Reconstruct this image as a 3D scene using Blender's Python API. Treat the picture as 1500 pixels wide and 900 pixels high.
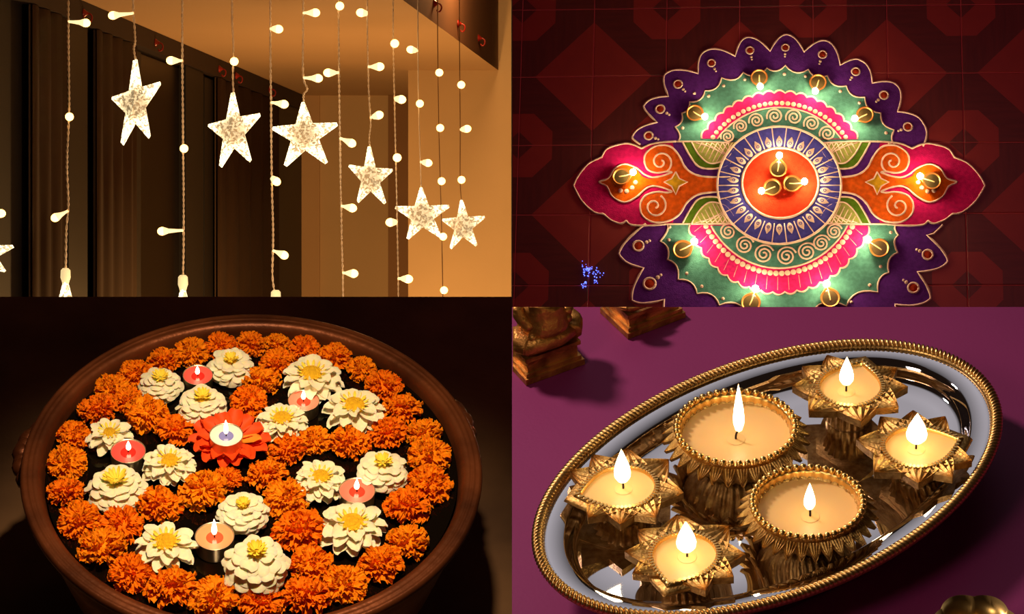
import bpy, math, random
from mathutils import Vector, Matrix, noise
R = math.radians
random.seed(7)
for o in list(bpy.data.objects): bpy.data.objects.remove(o)
SC = bpy.context.scene
COL = SC.collection

# ------------------------------------------------------------------ camera, world, lights, exposure
FPX = 3600.0
PITCH = R(40)
CAM = Vector((0, 0, 2.5))
FW = Vector((0, math.cos(PITCH), -math.sin(PITCH)))
UP = Vector((0, math.sin(PITCH), math.cos(PITCH)))
RT = Vector((1, 0, 0))
cd = bpy.data.cameras.new('camera')
cd.sensor_width = 36; cd.lens = 36 * FPX / 1500; cd.clip_end = 100; cd.clip_start = .05
cam = bpy.data.objects.new('camera', cd); COL.objects.link(cam)
cam.matrix_world = Matrix(((RT.x, UP.x, -FW.x, CAM.x), (RT.y, UP.y, -FW.y, CAM.y), (RT.z, UP.z, -FW.z, CAM.z), (0, 0, 0, 1)))
SC.camera = cam
wd = bpy.data.worlds.new('world'); SC.world = wd; wd.use_nodes = True
wd.node_tree.nodes['Background'].inputs[0].default_value = (1, .55, .35, 1)
wd.node_tree.nodes['Background'].inputs[1].default_value = .012
SC.view_settings.view_transform = 'Standard'; SC.view_settings.look = 'None'
SC.view_settings.exposure = 0; SC.view_settings.gamma = 1; SC.view_settings.use_curve_mapping = False
SC.cycles.sample_clamp_indirect = 6

def ray(x, y): return FW + RT * ((x - 750) / FPX) + UP * ((450 - y) / FPX)

class Frame:
    """a surface seen at elevation E, its origin where the view ray of a pixel meets it"""
    def __init__(s, cx, cy, E, d):
        E = R(E); c = ray(cx, cy); s.o = CAM + c * d; c = c.normalized()
        s.ex = c.cross(UP).normalized(); u = s.ex.cross(c)
        s.n = -math.sin(E) * c + math.cos(E) * u
        s.ey = math.cos(E) * c + math.sin(E) * u
        s.M = Matrix(((s.ex.x, s.ey.x, s.n.x, s.o.x), (s.ex.y, s.ey.y, s.n.y, s.o.y), (s.ex.z, s.ey.z, s.n.z, s.o.z), (0, 0, 0, 1)))
    def uv(s, x, y, z=0):
        d = ray(x, y); t = ((s.o + s.n * z - CAM).dot(s.n)) / d.dot(s.n); p = CAM + d * t - s.o
        return p.dot(s.ex), p.dot(s.ey)
    def scale(s, x, y, z=0):                       # metres per pixel there
        u, v = s.uv(x, y, z); return ((s.o + s.ex * u + s.ey * v + s.n * z) - CAM).dot(FW) / FPX
    def at(s, x, y, z=0, rot=0, tilt=None):
        u, v = s.uv(x, y, z)
        m = s.M @ Matrix.Translation((u, v, z)) @ Matrix.Rotation(rot, 4, 'Z')
        if tilt: m = m @ Matrix.Rotation(tilt[0], 4, 'X') @ Matrix.Rotation(tilt[1], 4, 'Y')
        return m
    def ang(s, x0, y0, x1, y1, z=0):               # in-plane angle of a pixel direction
        a = s.uv(x0, y0, z); b = s.uv(x1, y1, z); return math.atan2(b[1] - a[1], b[0] - a[0])

BL = Frame(375, 690, 44.7, 3.2)      # bowl: z = 0 is the rim
BR = Frame(1125, 690, 39, 2.0)       # tray: z = 0 is the rim
TR = Frame(1125, 225, 70, 6.5)       # rangoli floor
TLM = Matrix(((RT.x, FW.x, UP.x, CAM.x), (RT.y, FW.y, UP.y, CAM.y), (RT.z, FW.z, UP.z, CAM.z), (0, 0, 0, 1)))
def tl(px, py, d): return Vector(((px - 750) / FPX * d, d, (450 - py) / FPX * d))

def lamp(name, kind, M, energy, color, **kw):
    l = bpy.data.lights.new(name, kind); l.energy = energy; l.color = color
    for k, v in kw.items(): setattr(l, k, v)
    o = bpy.data.objects.new(name, l); COL.objects.link(o); o.matrix_world = M; return o
def aim(frm, to):
    d = (to - frm).normalized(); return Matrix.Translation(frm) @ d.to_track_quat('-Z', 'Y').to_matrix().to_4x4()
# overhead warm spot above the flower bowl
_p = BL.M @ Vector((.05, -.25, 1.7)); _t = BL.M @ Vector((0, -.05, 0))
lamp('bowl_spot', 'SPOT', aim(_p, _t), 165, (1, .70, .39), spot_size=R(31), spot_blend=1.0, shadow_soft_size=.05)
# soft box behind the tray
_p = BR.M @ Vector((-.05, 1.05, .95)); _t = BR.M @ Vector((.0, 0, 0))
lamp('soft_box', 'AREA', aim(_p, _t), 0.46, (1, .95, .98), shape='RECTANGLE', size=1.55, size_y=1.3, spread=R(75))
_p = BR.M @ Vector((-1.0, .75, 1.15)); _t = BR.M @ Vector((-.02, .03, 0))
lamp('table_key', 'SPOT', aim(_p, _t), 80, (1, .80, .72), spot_size=R(46), spot_blend=.8, shadow_soft_size=.12)
_p = BR.M @ Vector((-.7, -.75, .95)); _t = BR.M @ Vector((.02, 0, 0))
lamp('table_fill', 'SPOT', aim(_p, _t), 16, (1, .82, .66), spot_size=R(44), spot_blend=.9, shadow_soft_size=.2)
# unseen warm fill added up in the raised ceiling of the star-light room
lamp('cove_fill', 'POINT', TLM @ Matrix.Translation((-.12, 6.2, .95)), 12, (1, .55, .2), shadow_soft_size=.08)
lamp('wall_fill', 'POINT', TLM @ Matrix.Translation((-.33, 6.25, -.34)), 38, (1, .52, .16), shadow_soft_size=.06)  # unseen light added below the view to brighten walls and soffit
lamp('string_fill', 'POINT', TLM @ Matrix.Translation((-.26, 4.4, -.18)), 13, (1, .58, .26), shadow_soft_size=.06)  # second unseen light, added to brighten the fronts of the strings
# unseen faint red fill added high over the rangoli floor
lamp('red_floor_fill', 'AREA', aim(TR.M @ Vector((.6, .2, 2.6)), TR.M @ Vector((.1, 0, 0))), 7.5, (1, .22, .28), shape='DISK', size=.5)

# ------------------------------------------------------------------ materials
def nodes(m): m.use_nodes = True; return m.node_tree.nodes, m.node_tree.links
def mat(name, col, rough=.6, metal=0, var=.0, vscale=20, bump=0, bscale=60, emit=None, es=0, spec=None, sss=0, coat=0, col2=None, detail=4):
    m = bpy.data.materials.new(name); N, L = nodes(m); b = N['Principled BSDF']
    b.inputs['Roughness'].default_value = rough; b.inputs['Metallic'].default_value = metal
    b.inputs['Base Color'].default_value = (*col, 1)
    if spec is not None: b.inputs['Specular IOR Level'].default_value = spec
    if coat: b.inputs['Coat Weight'].default_value = coat
    if sss:
        b.inputs['Subsurface Weight'].default_value = sss; b.inputs['Subsurface Radius'].default_value = (.02, .01, .004); b.inputs['Subsurface Scale'].default_value = .5
    if emit: b.inputs['Emission Color'].default_value = (*emit, 1); b.inputs['Emission Strength'].default_value = es
    if var or col2 or bump:
        tc = N.new('ShaderNodeTexCoord')
    if var or col2:
        t = N.new('ShaderNodeTexNoise'); t.inputs['Scale'].default_value = vscale; t.inputs['Detail'].default_value = detail
        L.new(tc.outputs['Object'], t.inputs['Vector'])
        cr = N.new('ShaderNodeValToRGB'); e = cr.color_ramp.elements
        e[0].position = .32; e[1].position = .68
        a = col2 if col2 else tuple(max(0, c * (1 - var)) for c in col)
        e[0].color = (*a, 1); e[1].color = (*(tuple(min(1, c * (1 + var)) for c in col)), 1)
        L.new(t.outputs['Fac'], cr.inputs[0]); L.new(cr.outputs[0], b.inputs['Base Color'])
    if bump:
        t2 = N.new('ShaderNodeTexNoise'); t2.inputs['Scale'].default_value = bscale; t2.inputs['Detail'].default_value = 4
        L.new(tc.outputs['Object'], t2.inputs['Vector'])
        bp = N.new('ShaderNodeBump'); bp.inputs['Strength'].default_value = bump; bp.inputs['Distance'].default_value = .004
        L.new(t2.outputs['Fac'], bp.inputs['Height']); L.new(bp.outputs[0], b.inputs['Normal'])
    return m
def srgb(r, g, b):
    f = lambda c: (c / 255 / 12.92) if c / 255 <= .04045 else ((c / 255 + .055) / 1.055) ** 2.4
    return (f(r), f(g), f(b))
def flame_mat(name, col, strength):
    m = bpy.data.materials.new(name); N, L = nodes(m); N.remove(N['Principled BSDF'])
    e = N.new('ShaderNodeEmission'); tr = N.new('ShaderNodeBsdfTransparent'); ad = N.new('ShaderNodeAddShader')
    tc = N.new('ShaderNodeTexCoord'); sp = N.new('ShaderNodeSeparateXYZ'); cr = N.new('ShaderNodeValToRGB')
    L.new(tc.outputs['Generated'], sp.inputs[0]); L.new(sp.outputs[2], cr.inputs[0])
    el = cr.color_ramp.elements; el[0].position = 0; el[0].color = (col[0] * .35, col[1] * .22, col[2] * .12, 1)
    el[1].position = .3; el[1].color = (*col, 1); x = el.new(.85); x.color = (*col, 1); x = el.new(1); x.color = (col[0] * .6, col[1] * .35, col[2] * .15, 1)
    L.new(cr.outputs[0], e.inputs[0]); e.inputs[1].default_value = strength
    L.new(e.outputs[0], ad.inputs[0]); L.new(tr.outputs[0], ad.inputs[1]); L.new(ad.outputs[0], N['Material Output'].inputs[0])
    return m

# ------------------------------------------------------------------ helpers
def me(name, V, F, m, smooth=True):
    d = bpy.data.meshes.new(name); d.from_pydata([tuple(v) for v in V], [], F); d.update()
    if m: d.materials.append(m)
    if smooth: d.polygons.foreach_set('use_smooth', [True] * len(d.polygons))
    return d
def ob(name, d, parent=None, M=None):
    o = bpy.data.objects.new(name, d); COL.objects.link(o)
    if parent: o.parent = parent
    if M is not None:
        if parent: o.matrix_basis = M
        else: o.matrix_world = M
    return o
def tag(o, label=None, cat=None, group=None, kind=None):
    if label: o['label'] = label
    if cat: o['category'] = cat
    if group: o['group'] = group
    if kind: o['kind'] = kind
    return o
def thing(name, label, cat, M, group=None):
    o = bpy.data.objects.new(name, None); COL.objects.link(o); o.empty_display_size = .02; o.matrix_world = M
    return tag(o, label, cat, group)
def struct(name, d, M=None, parent=None, label=None):
    o = ob(name, d, parent, M)
    if not parent: o['kind'] = 'structure'
    if label: o['label'] = label
    return o
def copy_tree(o, M=None, parent=None):
    c = o.copy(); COL.objects.link(c)
    if parent: c.parent = parent
    elif M is not None: c.matrix_world = M
    for ch in list(o.children): copy_tree(ch, None, c)
    return c
class MB:
    def __init__(s): s.V = []; s.F = []
    def add(s, V, F, M=None):
        n = len(s.V); s.V += [(M @ Vector(v)) if M is not None else Vector(v) for v in V]
        s.F += [tuple(i + n for i in f) for f in F]
    def box(s, a, b, M=None):
        x0, y0, z0 = a; x1, y1, z1 = b
        s.add([(x0, y0, z0), (x1, y0, z0), (x1, y1, z0), (x0, y1, z0), (x0, y0, z1), (x1, y0, z1), (x1, y1, z1), (x0, y1, z1)],
              [(0, 3, 2, 1), (4, 5, 6, 7), (0, 1, 5, 4), (1, 2, 6, 5), (2, 3, 7, 6), (3, 0, 4, 7)], M)
    def hexa(s, bot, top):
        n = len(bot)
        s.add(list(bot) + list(top), [tuple(range(n))[::-1], tuple(range(n, 2 * n))] + [(i, (i + 1) % n, n + (i + 1) % n, n + i) for i in range(n)])
    def lathe(s, prof, n=32, M=None, rm=None, sq=1):
        V = []; F = []; k = len(prof)
        for i in range(n):
            a = 2 * math.pi * i / n
            for j, (r, z) in enumerate(prof):
                rr = rm(a, j, r, z) if rm else r
                V.append((rr * math.cos(a), rr * math.sin(a) * sq, z))
        for i in range(n):
            for j in range(k - 1):
                a, b = i * k + j, ((i + 1) % n) * k + j
                F.append((a, b, b + 1, a + 1))
        s.add(V, F, M)
    def tube(s, P, r, n=6, cap=True, flat=None):
        P = [Vector(p) for p in P]; V = []; F = []; up = Vector((0, 0, 1))
        m = len(P); pn = None
        for i, p in enumerate(P):
            t = (P[min(i + 1, m - 1)] - P[max(i - 1, 0)])
            if t.length < 1e-9: t = Vector((1, 0, 0))
            t.normalize()
            if pn is None:
                a = Vector((0, 0, 1)) if abs(t.z) < .9 else Vector((1, 0, 0)); pn = (a - t * a.dot(t)).normalized()
            else:
                q = pn - t * pn.dot(t)
                if q.length > 1e-6: pn = q.normalized()
            b = t.cross(pn); rr = r[i] if isinstance(r, (list, tuple)) else r
            for k in range(n):
                a = 2 * math.pi * k / n; V.append(p + pn * (math.cos(a) * rr * (flat or 1)) + b * (math.sin(a) * rr))
        for i in range(m - 1):
            for k in range(n):
                F.append((i * n + k, i * n + (k + 1) % n, (i + 1) * n + (k + 1) % n, (i + 1) * n + k))
        if cap: F += [tuple(range(n))[::-1], tuple(range((m - 1) * n, m * n))]
        s.add(V, F)
    def ball(s, c, r, n=10, k=6, sc=(1, 1, 1), M=None):
        V = []; F = []
        for j in range(k + 1):
            t = math.pi * j / k
            for i in range(n):
                a = 2 * math.pi * i / n
                V.append((c[0] + r * sc[0] * math.sin(t) * math.cos(a), c[1] + r * sc[1] * math.sin(t) * math.sin(a), c[2] + r * sc[2] * math.cos(t)))
        for j in range(k):
            for i in range(n): F.append((j * n + i, (j + 1) * n + i, (j + 1) * n + (i + 1) % n, j * n + (i + 1) % n))
        s.add(V, F, M)
    def mesh(s, name, m, smooth=True): return me(name, s.V, s.F, m, smooth)
    def build(s, name, m, parent=None, M=None, smooth=True): return ob(name, s.mesh(name, m, smooth), parent, M)
def poly(pts, z0, z1):
    n = len(pts)
    # orient counter-clockwise
    a = sum(pts[i][0] * pts[(i + 1) % n][1] - pts[(i + 1) % n][0] * pts[i][1] for i in range(n))
    if a < 0: pts = pts[::-1]
    V = [(x, y, z1) for x, y in pts] + [(x, y, z0) for x, y in pts]
    return V, [tuple(range(n))] + [(i, n + i, n + (i + 1) % n, (i + 1) % n) for i in range(n)]
def spline(P, k=6, closed=False):
    P = [Vector(p) for p in P]; n = len(P); out = []
    rng = range(n) if closed else range(n - 1)
    for i in rng:
        if closed: a, b, c, d = P[(i - 1) % n], P[i], P[(i + 1) % n], P[(i + 2) % n]
        else: a, b, c, d = P[max(i - 1, 0)], P[i], P[i + 1], P[min(i + 2, n - 1)]
        for j in range(k):
            t = j / k
            out.append(.5 * ((2 * b) + (c - a) * t + (2 * a - 5 * b + 4 * c - d) * t * t + (3 * b - a - 3 * c + d) * t ** 3))
    if not closed: out.append(P[-1])
    return out
def flame_prof(h, r): return [(0, 0), (r * .62, h * .06), (r * .95, h * .18), (r, h * .3), (r * .85, h * .48), (r * .55, h * .68), (r * .25, h * .86), (0, h)]

# ================================================================== STRUCTURE
# added divider blocking light between the two halves, a thin wedge standing on the camera's centre plane
mb = MB(); m_div = mat('added_light_divider', srgb(60, 26, 22), .9)
def wedge(pts, w):
    mb.hexa([Vector((-w(d), d, z)) for d, z in pts], [Vector((w(d) * .02, d, z)) for d, z in pts])
wedge([(4.05, -.25), (8.6, -.95), (8.6, 1.45), (4.05, 1.0)], lambda d: .0004 + (d - 4.05) * .0004)
struct('light_divider', mb.mesh('light_divider', m_div, False), TLM)

# --- star-light room
m_wall = mat('warm_plaster', srgb(205, 175, 135), .8, var=.05, vscale=3, bump=.1, bscale=90)
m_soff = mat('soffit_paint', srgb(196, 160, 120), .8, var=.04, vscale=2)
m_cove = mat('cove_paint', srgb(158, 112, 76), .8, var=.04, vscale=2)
m_dark = mat('dark_window_wall', srgb(27, 18, 10), .7, var=.12, vscale=3)
m_glass = mat('night_glass', (.006, .004, .003), .25, spec=.3)
m_frame = mat('black_frame', (.008, .006, .005), .5)
m_curt = mat('brown_curtain', srgb(64, 43, 22), .9, var=.1, vscale=6)
m_shade = mat('wall_shade_brown', srgb(150, 112, 76), .7, var=.05, vscale=6)
ZC = .689
def wx(d): return -.704 + (d - 8) * .117                # window wall line
def l2(d): return -.245 + (d - 5.51) * .125             # edge of the lowered ceiling
def wd_of(px): return 1.64 / (.117 - (px - 750) / FPX)
mb = MB(); mb.hexa([Vector((wx(d) - t, d, -.75)) for d, t in ((4.0, .08), (4.0, 0), (8.06, 0), (8.06, .08))], [Vector((wx(d) - t, d, 1.4)) for d, t in ((4.0, .08), (4.0, 0), (8.06, 0), (8.06, .08))])
wl = struct('wall_left', mb.mesh('wall_left', m_dark, False), TLM)
mb = MB(); mb.hexa([Vector((wx(4.2) - .02, 4.2, ZC)), Vector((l2(4.2), 4.2, ZC)), Vector((l2(7.16), 7.16, ZC)), Vector((-.29, 7.16, ZC)), Vector((-.29, 8.02, ZC)), Vector((wx(8.02) - .02, 8.02, ZC))],
                  [Vector((wx(4.2) - .02, 4.2, ZC + .03)), Vector((l2(4.2), 4.2, ZC + .03)), Vector((l2(7.16), 7.16, ZC + .03)), Vector((-.29, 7.16, ZC + .03)), Vector((-.29, 8.02, ZC + .03)), Vector((wx(8.02) - .02, 8.02, ZC + .03))])
struct('ceiling', mb.mesh('ceiling', m_soff, False), TLM)
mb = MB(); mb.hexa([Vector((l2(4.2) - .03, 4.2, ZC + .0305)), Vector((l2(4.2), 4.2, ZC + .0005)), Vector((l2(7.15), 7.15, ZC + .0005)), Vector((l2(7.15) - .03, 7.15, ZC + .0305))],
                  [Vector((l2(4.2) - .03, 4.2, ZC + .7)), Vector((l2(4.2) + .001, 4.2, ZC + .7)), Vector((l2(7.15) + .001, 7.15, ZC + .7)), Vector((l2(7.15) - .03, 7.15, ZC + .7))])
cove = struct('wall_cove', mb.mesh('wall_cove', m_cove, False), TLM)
mb = MB(); mb.box((l2(4.2) - .1, 4.2, ZC + .7), (.0, 7.3, ZC + .72)); struct('ceiling_upper', mb.mesh('ceiling_upper', m_soff, False), TLM)
mb = MB(); mb.box((-.302, 7.15, -.8), (-.0022, 7.2, ZC + .7)); struct('wall_back', mb.mesh('wall_back', m_wall, False), TLM)
mb = MB(); mb.box((-.76, 8.0, -.8), (-.29, 8.05, ZC)); struct('wall_far', mb.mesh('wall_far', m_wall, False), TLM)
mb = MB(); mb.box((-.302, 7.2, -.8), (-.29, 8.0, ZC)); struct('wall_return', mb.mesh('wall_return', m_wall, False), TLM)
mb = MB(); mb.box((-.402, 7.975, -.8), (-.335, 8.0, ZC - .0005)); struct('shade_strip', mb.mesh('shade_strip', m_shade, False), TLM)  # shading of the far wall put in as a brown strip
mb = MB(); mb.box((-.70, 7.985, -.8), (-.625, 8.0, ZC - .0005)); struct('trim_2', mb.mesh('trim_2', m_soff, False), TLM)
# windows along the left wall
def wpan(px0, px1, out, z0, z1, m, name, parent, thick=None, base=0.0):
    d0, d1 = wd_of(px0), wd_of(px1); b = MB()
    b.hexa([Vector((wx(d0) + base, d0, z0)), Vector((wx(d0) + out, d0, z0)), Vector((wx(d1) + out, d1, z0)), Vector((wx(d1) + base, d1, z0))],
           [Vector((wx(d0) + base, d0, z1)), Vector((wx(d0) + out, d0, z1)), Vector((wx(d1) + out, d1, z1)), Vector((wx(d1) + base, d1, z1))])
    return ob(name, b.mesh(name, m, False), parent)
def window(n, px0, px1):
    w = wpan(px0, px1, .004, -.74, ZC - .06, m_glass, 'window_%d' % n, None); w.matrix_world = TLM; w['kind'] = 'structure'
    for a, b in ((px0, px0 + (px1 - px0) * .09), (px1 - (px1 - px0) * .07, px1)): wpan(a, b, .014, -.74, ZC - .06, m_frame, 'window_frame', w, base=.004)
    return w
w1 = window(1, 86, 190); w2 = window(2, 188, 300); w3 = window(3, 300, 436)
wpan(86, 114, .022, -.74, ZC - .05, m_frame, 'mullion', w1, base=.004); wpan(398, 434, .022, -.74, ZC - .05, m_frame, 'mullion', w3, base=.004)
wpan(260, 286, .022, -.74, ZC - .05, m_frame, 'mullion', w2, base=.004)
o = wpan(-40, 436, .03, ZC - .05, ZC - .001, mat('dark_pelmet', srgb(40, 22, 14), .7), 'trim_3', None); o.matrix_world = TLM; o['kind'] = 'structure'
def curtain(px0, px1, nf, label):
    b = MB(); P = []; n = nf * 8; d0, d1 = wd_of(px0), wd_of(px1)
    for i in range(n + 1):
        d = d0 + (d1 - d0) * i / n; off = .028 + .004 * math.sin(i / 8 * 2 * math.pi) + .001 * math.sin(i * 1.7)
        P.append((wx(d) + off, d))
    V = [(x, d, -.74) for x, d in P] + [(x, d, ZC - .052) for x, d in P] + [(x - .008, d, -.74) for x, d in P] + [(x - .008, d, ZC - .052) for x, d in P]
    k = n + 1
    F = [(i, i + 1, k + i + 1, k + i) for i in range(n)] + [(2 * k + i, 3 * k + i, 3 * k + i + 1, 2 * k + i + 1) for i in range(n)] + [(k + i, k + i + 1, 3 * k + i + 1, 3 * k + i) for i in range(n)]
    b.add(V, F); o = b.build('curtain', m_curt, None, TLM); tag(o, label, 'curtain')
curtain(28, 80, 3, 'brown curtain hanging before the dark window wall beside the cut-off star')
curtain(124, 184, 4, 'wide brown curtain behind the narrow upright star')
curtain(304, 396, 5, 'brown curtain behind the broad star beside the black window post')

# --- dark ground under the bowl
m_gnd = mat('dark_earth_floor', srgb(120, 88, 58), .85, col2=srgb(78, 54, 34), vscale=5, bump=.3, bscale=40)
ZF = -.2838
def slab(F, pts, z, t, inset=4):
    cx = sum(p[0] for p in pts) / len(pts); cy = sum(p[1] for p in pts) / len(pts)
    top = [Vector((*F.uv(x, y, z), z)) for x, y in pts]
    bot = [Vector((*F.uv(x + (inset if x < cx else -inset), y + (inset if y < cy else -inset), z - t), z - t)) for x, y in pts]
    b = MB(); b.hexa(bot[::-1], top[::-1]); return b
b = slab(BL, [(-900, 435), (750, 435), (750, 3600), (-900, 3600)], ZF, .03)
struct('floor', b.mesh('floor', m_gnd, False), BL.M)
# --- purple table
m_purp = mat('purple_table', srgb(132, 42, 94), .6, var=.06, vscale=4, spec=.2, bump=.05, bscale=300)
ZT = -.048
b = slab(BR, [(750, 450), (2500, 450), (2500, 1250), (750, 1250)], ZT, .02)
tb = b.build('table_top', m_purp, None, BR.M, False); tag(tb, 'plain purple table top under the oval silver tray', 'table')

# --- tiled floor of the rangoli
def tile_mat():
    m = bpy.data.materials.new('red_patterned_tile'); N, L = nodes(m); b = N['Principled BSDF']; b.inputs['Roughness'].default_value = .5
    tc = N.new('ShaderNodeTexCoord'); sp = N.new('ShaderNodeSeparateXYZ'); L.new(tc.outputs['Object'], sp.inputs[0])
    def mth(op, a, b_=None):
        n = N.new('ShaderNodeMath'); n.operation = op
        for i, v in enumerate((a, b_)):
            if v is None: continue
            if isinstance(v, (int, float)): n.inputs[i].default_value = v
            else: L.new(v, n.inputs[i])
        return n.outputs[0]
    S = .196
    x = mth('DIVIDE', sp.outputs[0], S); y = mth('DIVIDE', sp.outputs[1], S)
    s = mth('ADD', x, y); ix = mth('SUBTRACT', 1, x); iy = mth('SUBTRACT', 1, y)
    dia = mth('LESS_THAN', s, .80)
    octg = mth('MULTIPLY', mth('LESS_THAN', mth('MAXIMUM', ix, iy), .46), mth('LESS_THAN', mth('ADD', ix, iy), .66))
    small = mth('LESS_THAN', mth('ADD', ix, iy), .2)
    fac = mth('SUBTRACT', mth('MAXIMUM', dia, octg), small)
    nz = N.new('ShaderNodeTexNoise'); nz.inputs['Scale'].default_value = 26; L.new(tc.outputs['Object'], nz.inputs['Vector'])
    wv = N.new('ShaderNodeTexNoise'); wv.inputs['Scale'].default_value = 9; wv.inputs['Detail'].default_value = 6
    mp = N.new('ShaderNodeMapping'); mp.inputs['Rotation'].default_value = (0, 0, R(45)); mp.inputs['Scale'].default_value = (1, 9, 1)
    L.new(tc.outputs['Object'], mp.inputs[0]); L.new(mp.outputs[0], wv.inputs['Vector'])
    def mix(f, a, b_):
        n = N.new('ShaderNodeMix'); n.data_type = 'RGBA'
        L.new(f, n.inputs[0])
        for i, v in ((6, a), (7, b_)):
            if isinstance(v, tuple): n.inputs[i].default_value = (*v, 1)
            else: L.new(v, n.inputs[i])
        return n.outputs[2]
    red = mix(nz.outputs['Fac'], srgb(140, 44, 40), srgb(160, 52, 44)); dk = mix(wv.outputs['Fac'], srgb(70, 26, 24), srgb(118, 44, 40))
    L.new(mix(fac, dk, red), b.inputs['Base Color'])
    return m
m_tile = tile_mat(); m_grout = mat('tile_joint', srgb(215, 110, 110), .9)
TS = .196
b = slab(TR, [(750.6, -330), (2150, -330), (2150, 640), (750.6, 640)], -.0016, .02, 0)
fl = struct('floor_tiled', b.mesh('floor_tiled', m_grout, False), TR.M)
g = .0012; bv = .0015
tV = [(g, g, -.006), (TS - g, g, -.006), (TS - g, TS - g, -.006), (g, TS - g, -.006), (g, g, -bv), (TS - g, g, -bv), (TS - g, TS - g, -bv), (g, TS - g, -bv),
      (g + bv, g + bv, 0), (TS - g - bv, g + bv, 0), (TS - g - bv, TS - g - bv, 0), (g + bv, TS - g - bv, 0)]
tF = [(8, 9, 10, 11)] + [(i, (i + 1) % 4, 4 + (i + 1) % 4, 4 + i) for i in range(4)] + [(4 + i, 4 + (i + 1) % 4, 8 + (i + 1) % 4, 8 + i) for i in range(4)]
tile_mesh = me('tile', tV, tF, m_tile, False)
u0, v0 = TR.uv(977, 12)          # an octagon's centre
xl = TR.uv(750.6, 225)[0]
for i in range(-3, 14):
    for j in range(-6, 5):
        cx, cy = u0 + i * TS, v0 + j * TS          # lower-left corner of the tile cell
        uL = max(TR.uv(750.8, 225)[0], -9)
        if cx < TR.uv(750.6, 0)[0] - TS or cx > 1.75 or cy < -.80 or cy > .90: continue
        # the octagon sits on corners where i and j are both even
        fx = i % 2 == 0; fy = j % 2 == 0
        # octagon corner of this tile in unit coords
        ox, oy = (0 if fx else 1), (0 if fy else 1)
        if cx < -.664:     # tile cut by the divider
            vv = []
            continue
        M = Matrix.Translation((cx + TS / 2, cy + TS / 2, 0)) @ Matrix.Rotation({(1, 1): 0, (0, 1): R(90), (0, 0): R(180), (1, 0): R(270)}[(ox, oy)], 4, 'Z') @ Matrix.Translation((-TS / 2, -TS / 2, 0))
        o = ob('tile', tile_mesh, fl, M)
# column of cut tiles along the divider
rows = range(-6, 5)
imin = min(i for i in range(-3, 6) if u0 + i * TS >= -.664)
for j in rows:
    cy = v0 + j * TS
    if cy < -.80 or cy > .90: continue
    i = imin - 1; x1 = u0 + imin * TS
    def edge(v):                     # divider line in plane coordinates
        ya, yb = -500, 800
        for _ in range(40):
            ym = (ya + yb) / 2
            if TR.uv(750.8, ym)[1] > v: ya = ym
            else: yb = ym
        return TR.uv(750.8, ya)[0]
    e0, e1 = edge(cy + g), edge(cy + TS - g)
    ox, oy = (0 if i % 2 == 0 else 1), (0 if j % 2 == 0 else 1)
    M = Matrix.Translation((x1 - TS / 2, cy + TS / 2, 0)) @ Matrix.Rotation({(1, 1): 0, (0, 1): R(90), (0, 0): R(180), (1, 0): R(270)}[(ox, oy)], 4, 'Z') @ Matrix.Translation((-TS / 2, -TS / 2, 0))
    V, F_ = poly([(e0, cy + g), (x1 - g, cy + g), (x1 - g, cy + TS - g), (e1, cy + TS - g)], -.006, 0)
    Mi = M.inverted(); ob('tile', me('tile', [Mi @ Vector(v) for v in V], F_, m_tile, False), fl, M)

# ================================================================== STAR LIGHT CURTAIN (hanging light strings)
m_wire = mat('silver_pink_wire', srgb(255, 236, 214), .35, .0)
m_wire2 = mat('thin_brown_wire', srgb(120, 84, 50), .5)
m_led = mat('led_tip', (1, .8, .5), .4, emit=(1, .5, .12), es=7)
m_cap = mat('led_cap', (1, .85, .6), .3, emit=(1, .68, .3), es=1.6)
m_sock = mat('frosted_socket', (1, .9, .65), .4, emit=(1, .75, .35), es=.8)
def star_mat():
    m = bpy.data.materials.new('lit_acrylic_star'); N, L = nodes(m); b = N['Principled BSDF']
    b.inputs['Base Color'].default_value = (.6, .42, .22, 1); b.inputs['Roughness'].default_value = .15
    tc = N.new('ShaderNodeTexCoord'); ln = N.new('ShaderNodeVectorMath'); ln.operation = 'LENGTH'; L.new(tc.outputs['Object'], ln.inputs[0])
    cr = N.new('ShaderNodeValToRGB'); e = cr.color_ramp.elements; e[0].position = .022; e[0].color = (.14, .14, .14, 1); e[1].position = .052; e[1].color = (1, 1, 1, 1)
    L.new(ln.outputs['Value'], cr.inputs[0])
    nz = N.new('ShaderNodeTexNoise'); nz.inputs['Scale'].default_value = 130; nz.inputs['Detail'].default_value = 3; nz.inputs['Distortion'].default_value = 1.2
    L.new(tc.outputs['Object'], nz.inputs['Vector'])
    c2 = N.new('ShaderNodeValToRGB'); c2.color_ramp.elements[0].position = .42; c2.color_ramp.elements[1].position = .58; c2.color_ramp.elements[0].color = (.12, .12, .12, 1); L.new(nz.outputs['Fac'], c2.inputs[0])
    mx = N.new('ShaderNodeMath'); mx.operation = 'MULTIPLY'; L.new(cr.outputs[0], mx.inputs[0]); L.new(c2.outputs[0], mx.inputs[1])
    m3 = N.new('ShaderNodeMath'); m3.operation = 'MULTIPLY_ADD'; m3.inputs[1].default_value = 5.5; m3.inputs[2].default_value = .12; L.new(mx.outputs[0], m3.inputs[0])
    b.inputs['Emission Color'].default_value = (1, .78, .42, 1); L.new(m3.outputs[0], b.inputs['Emission Strength'])
    return m
m_star = star_mat()
def sdepth(px): return 4.6 + (px - 100) / 580 * .8
RAIL_Y = -28
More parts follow.
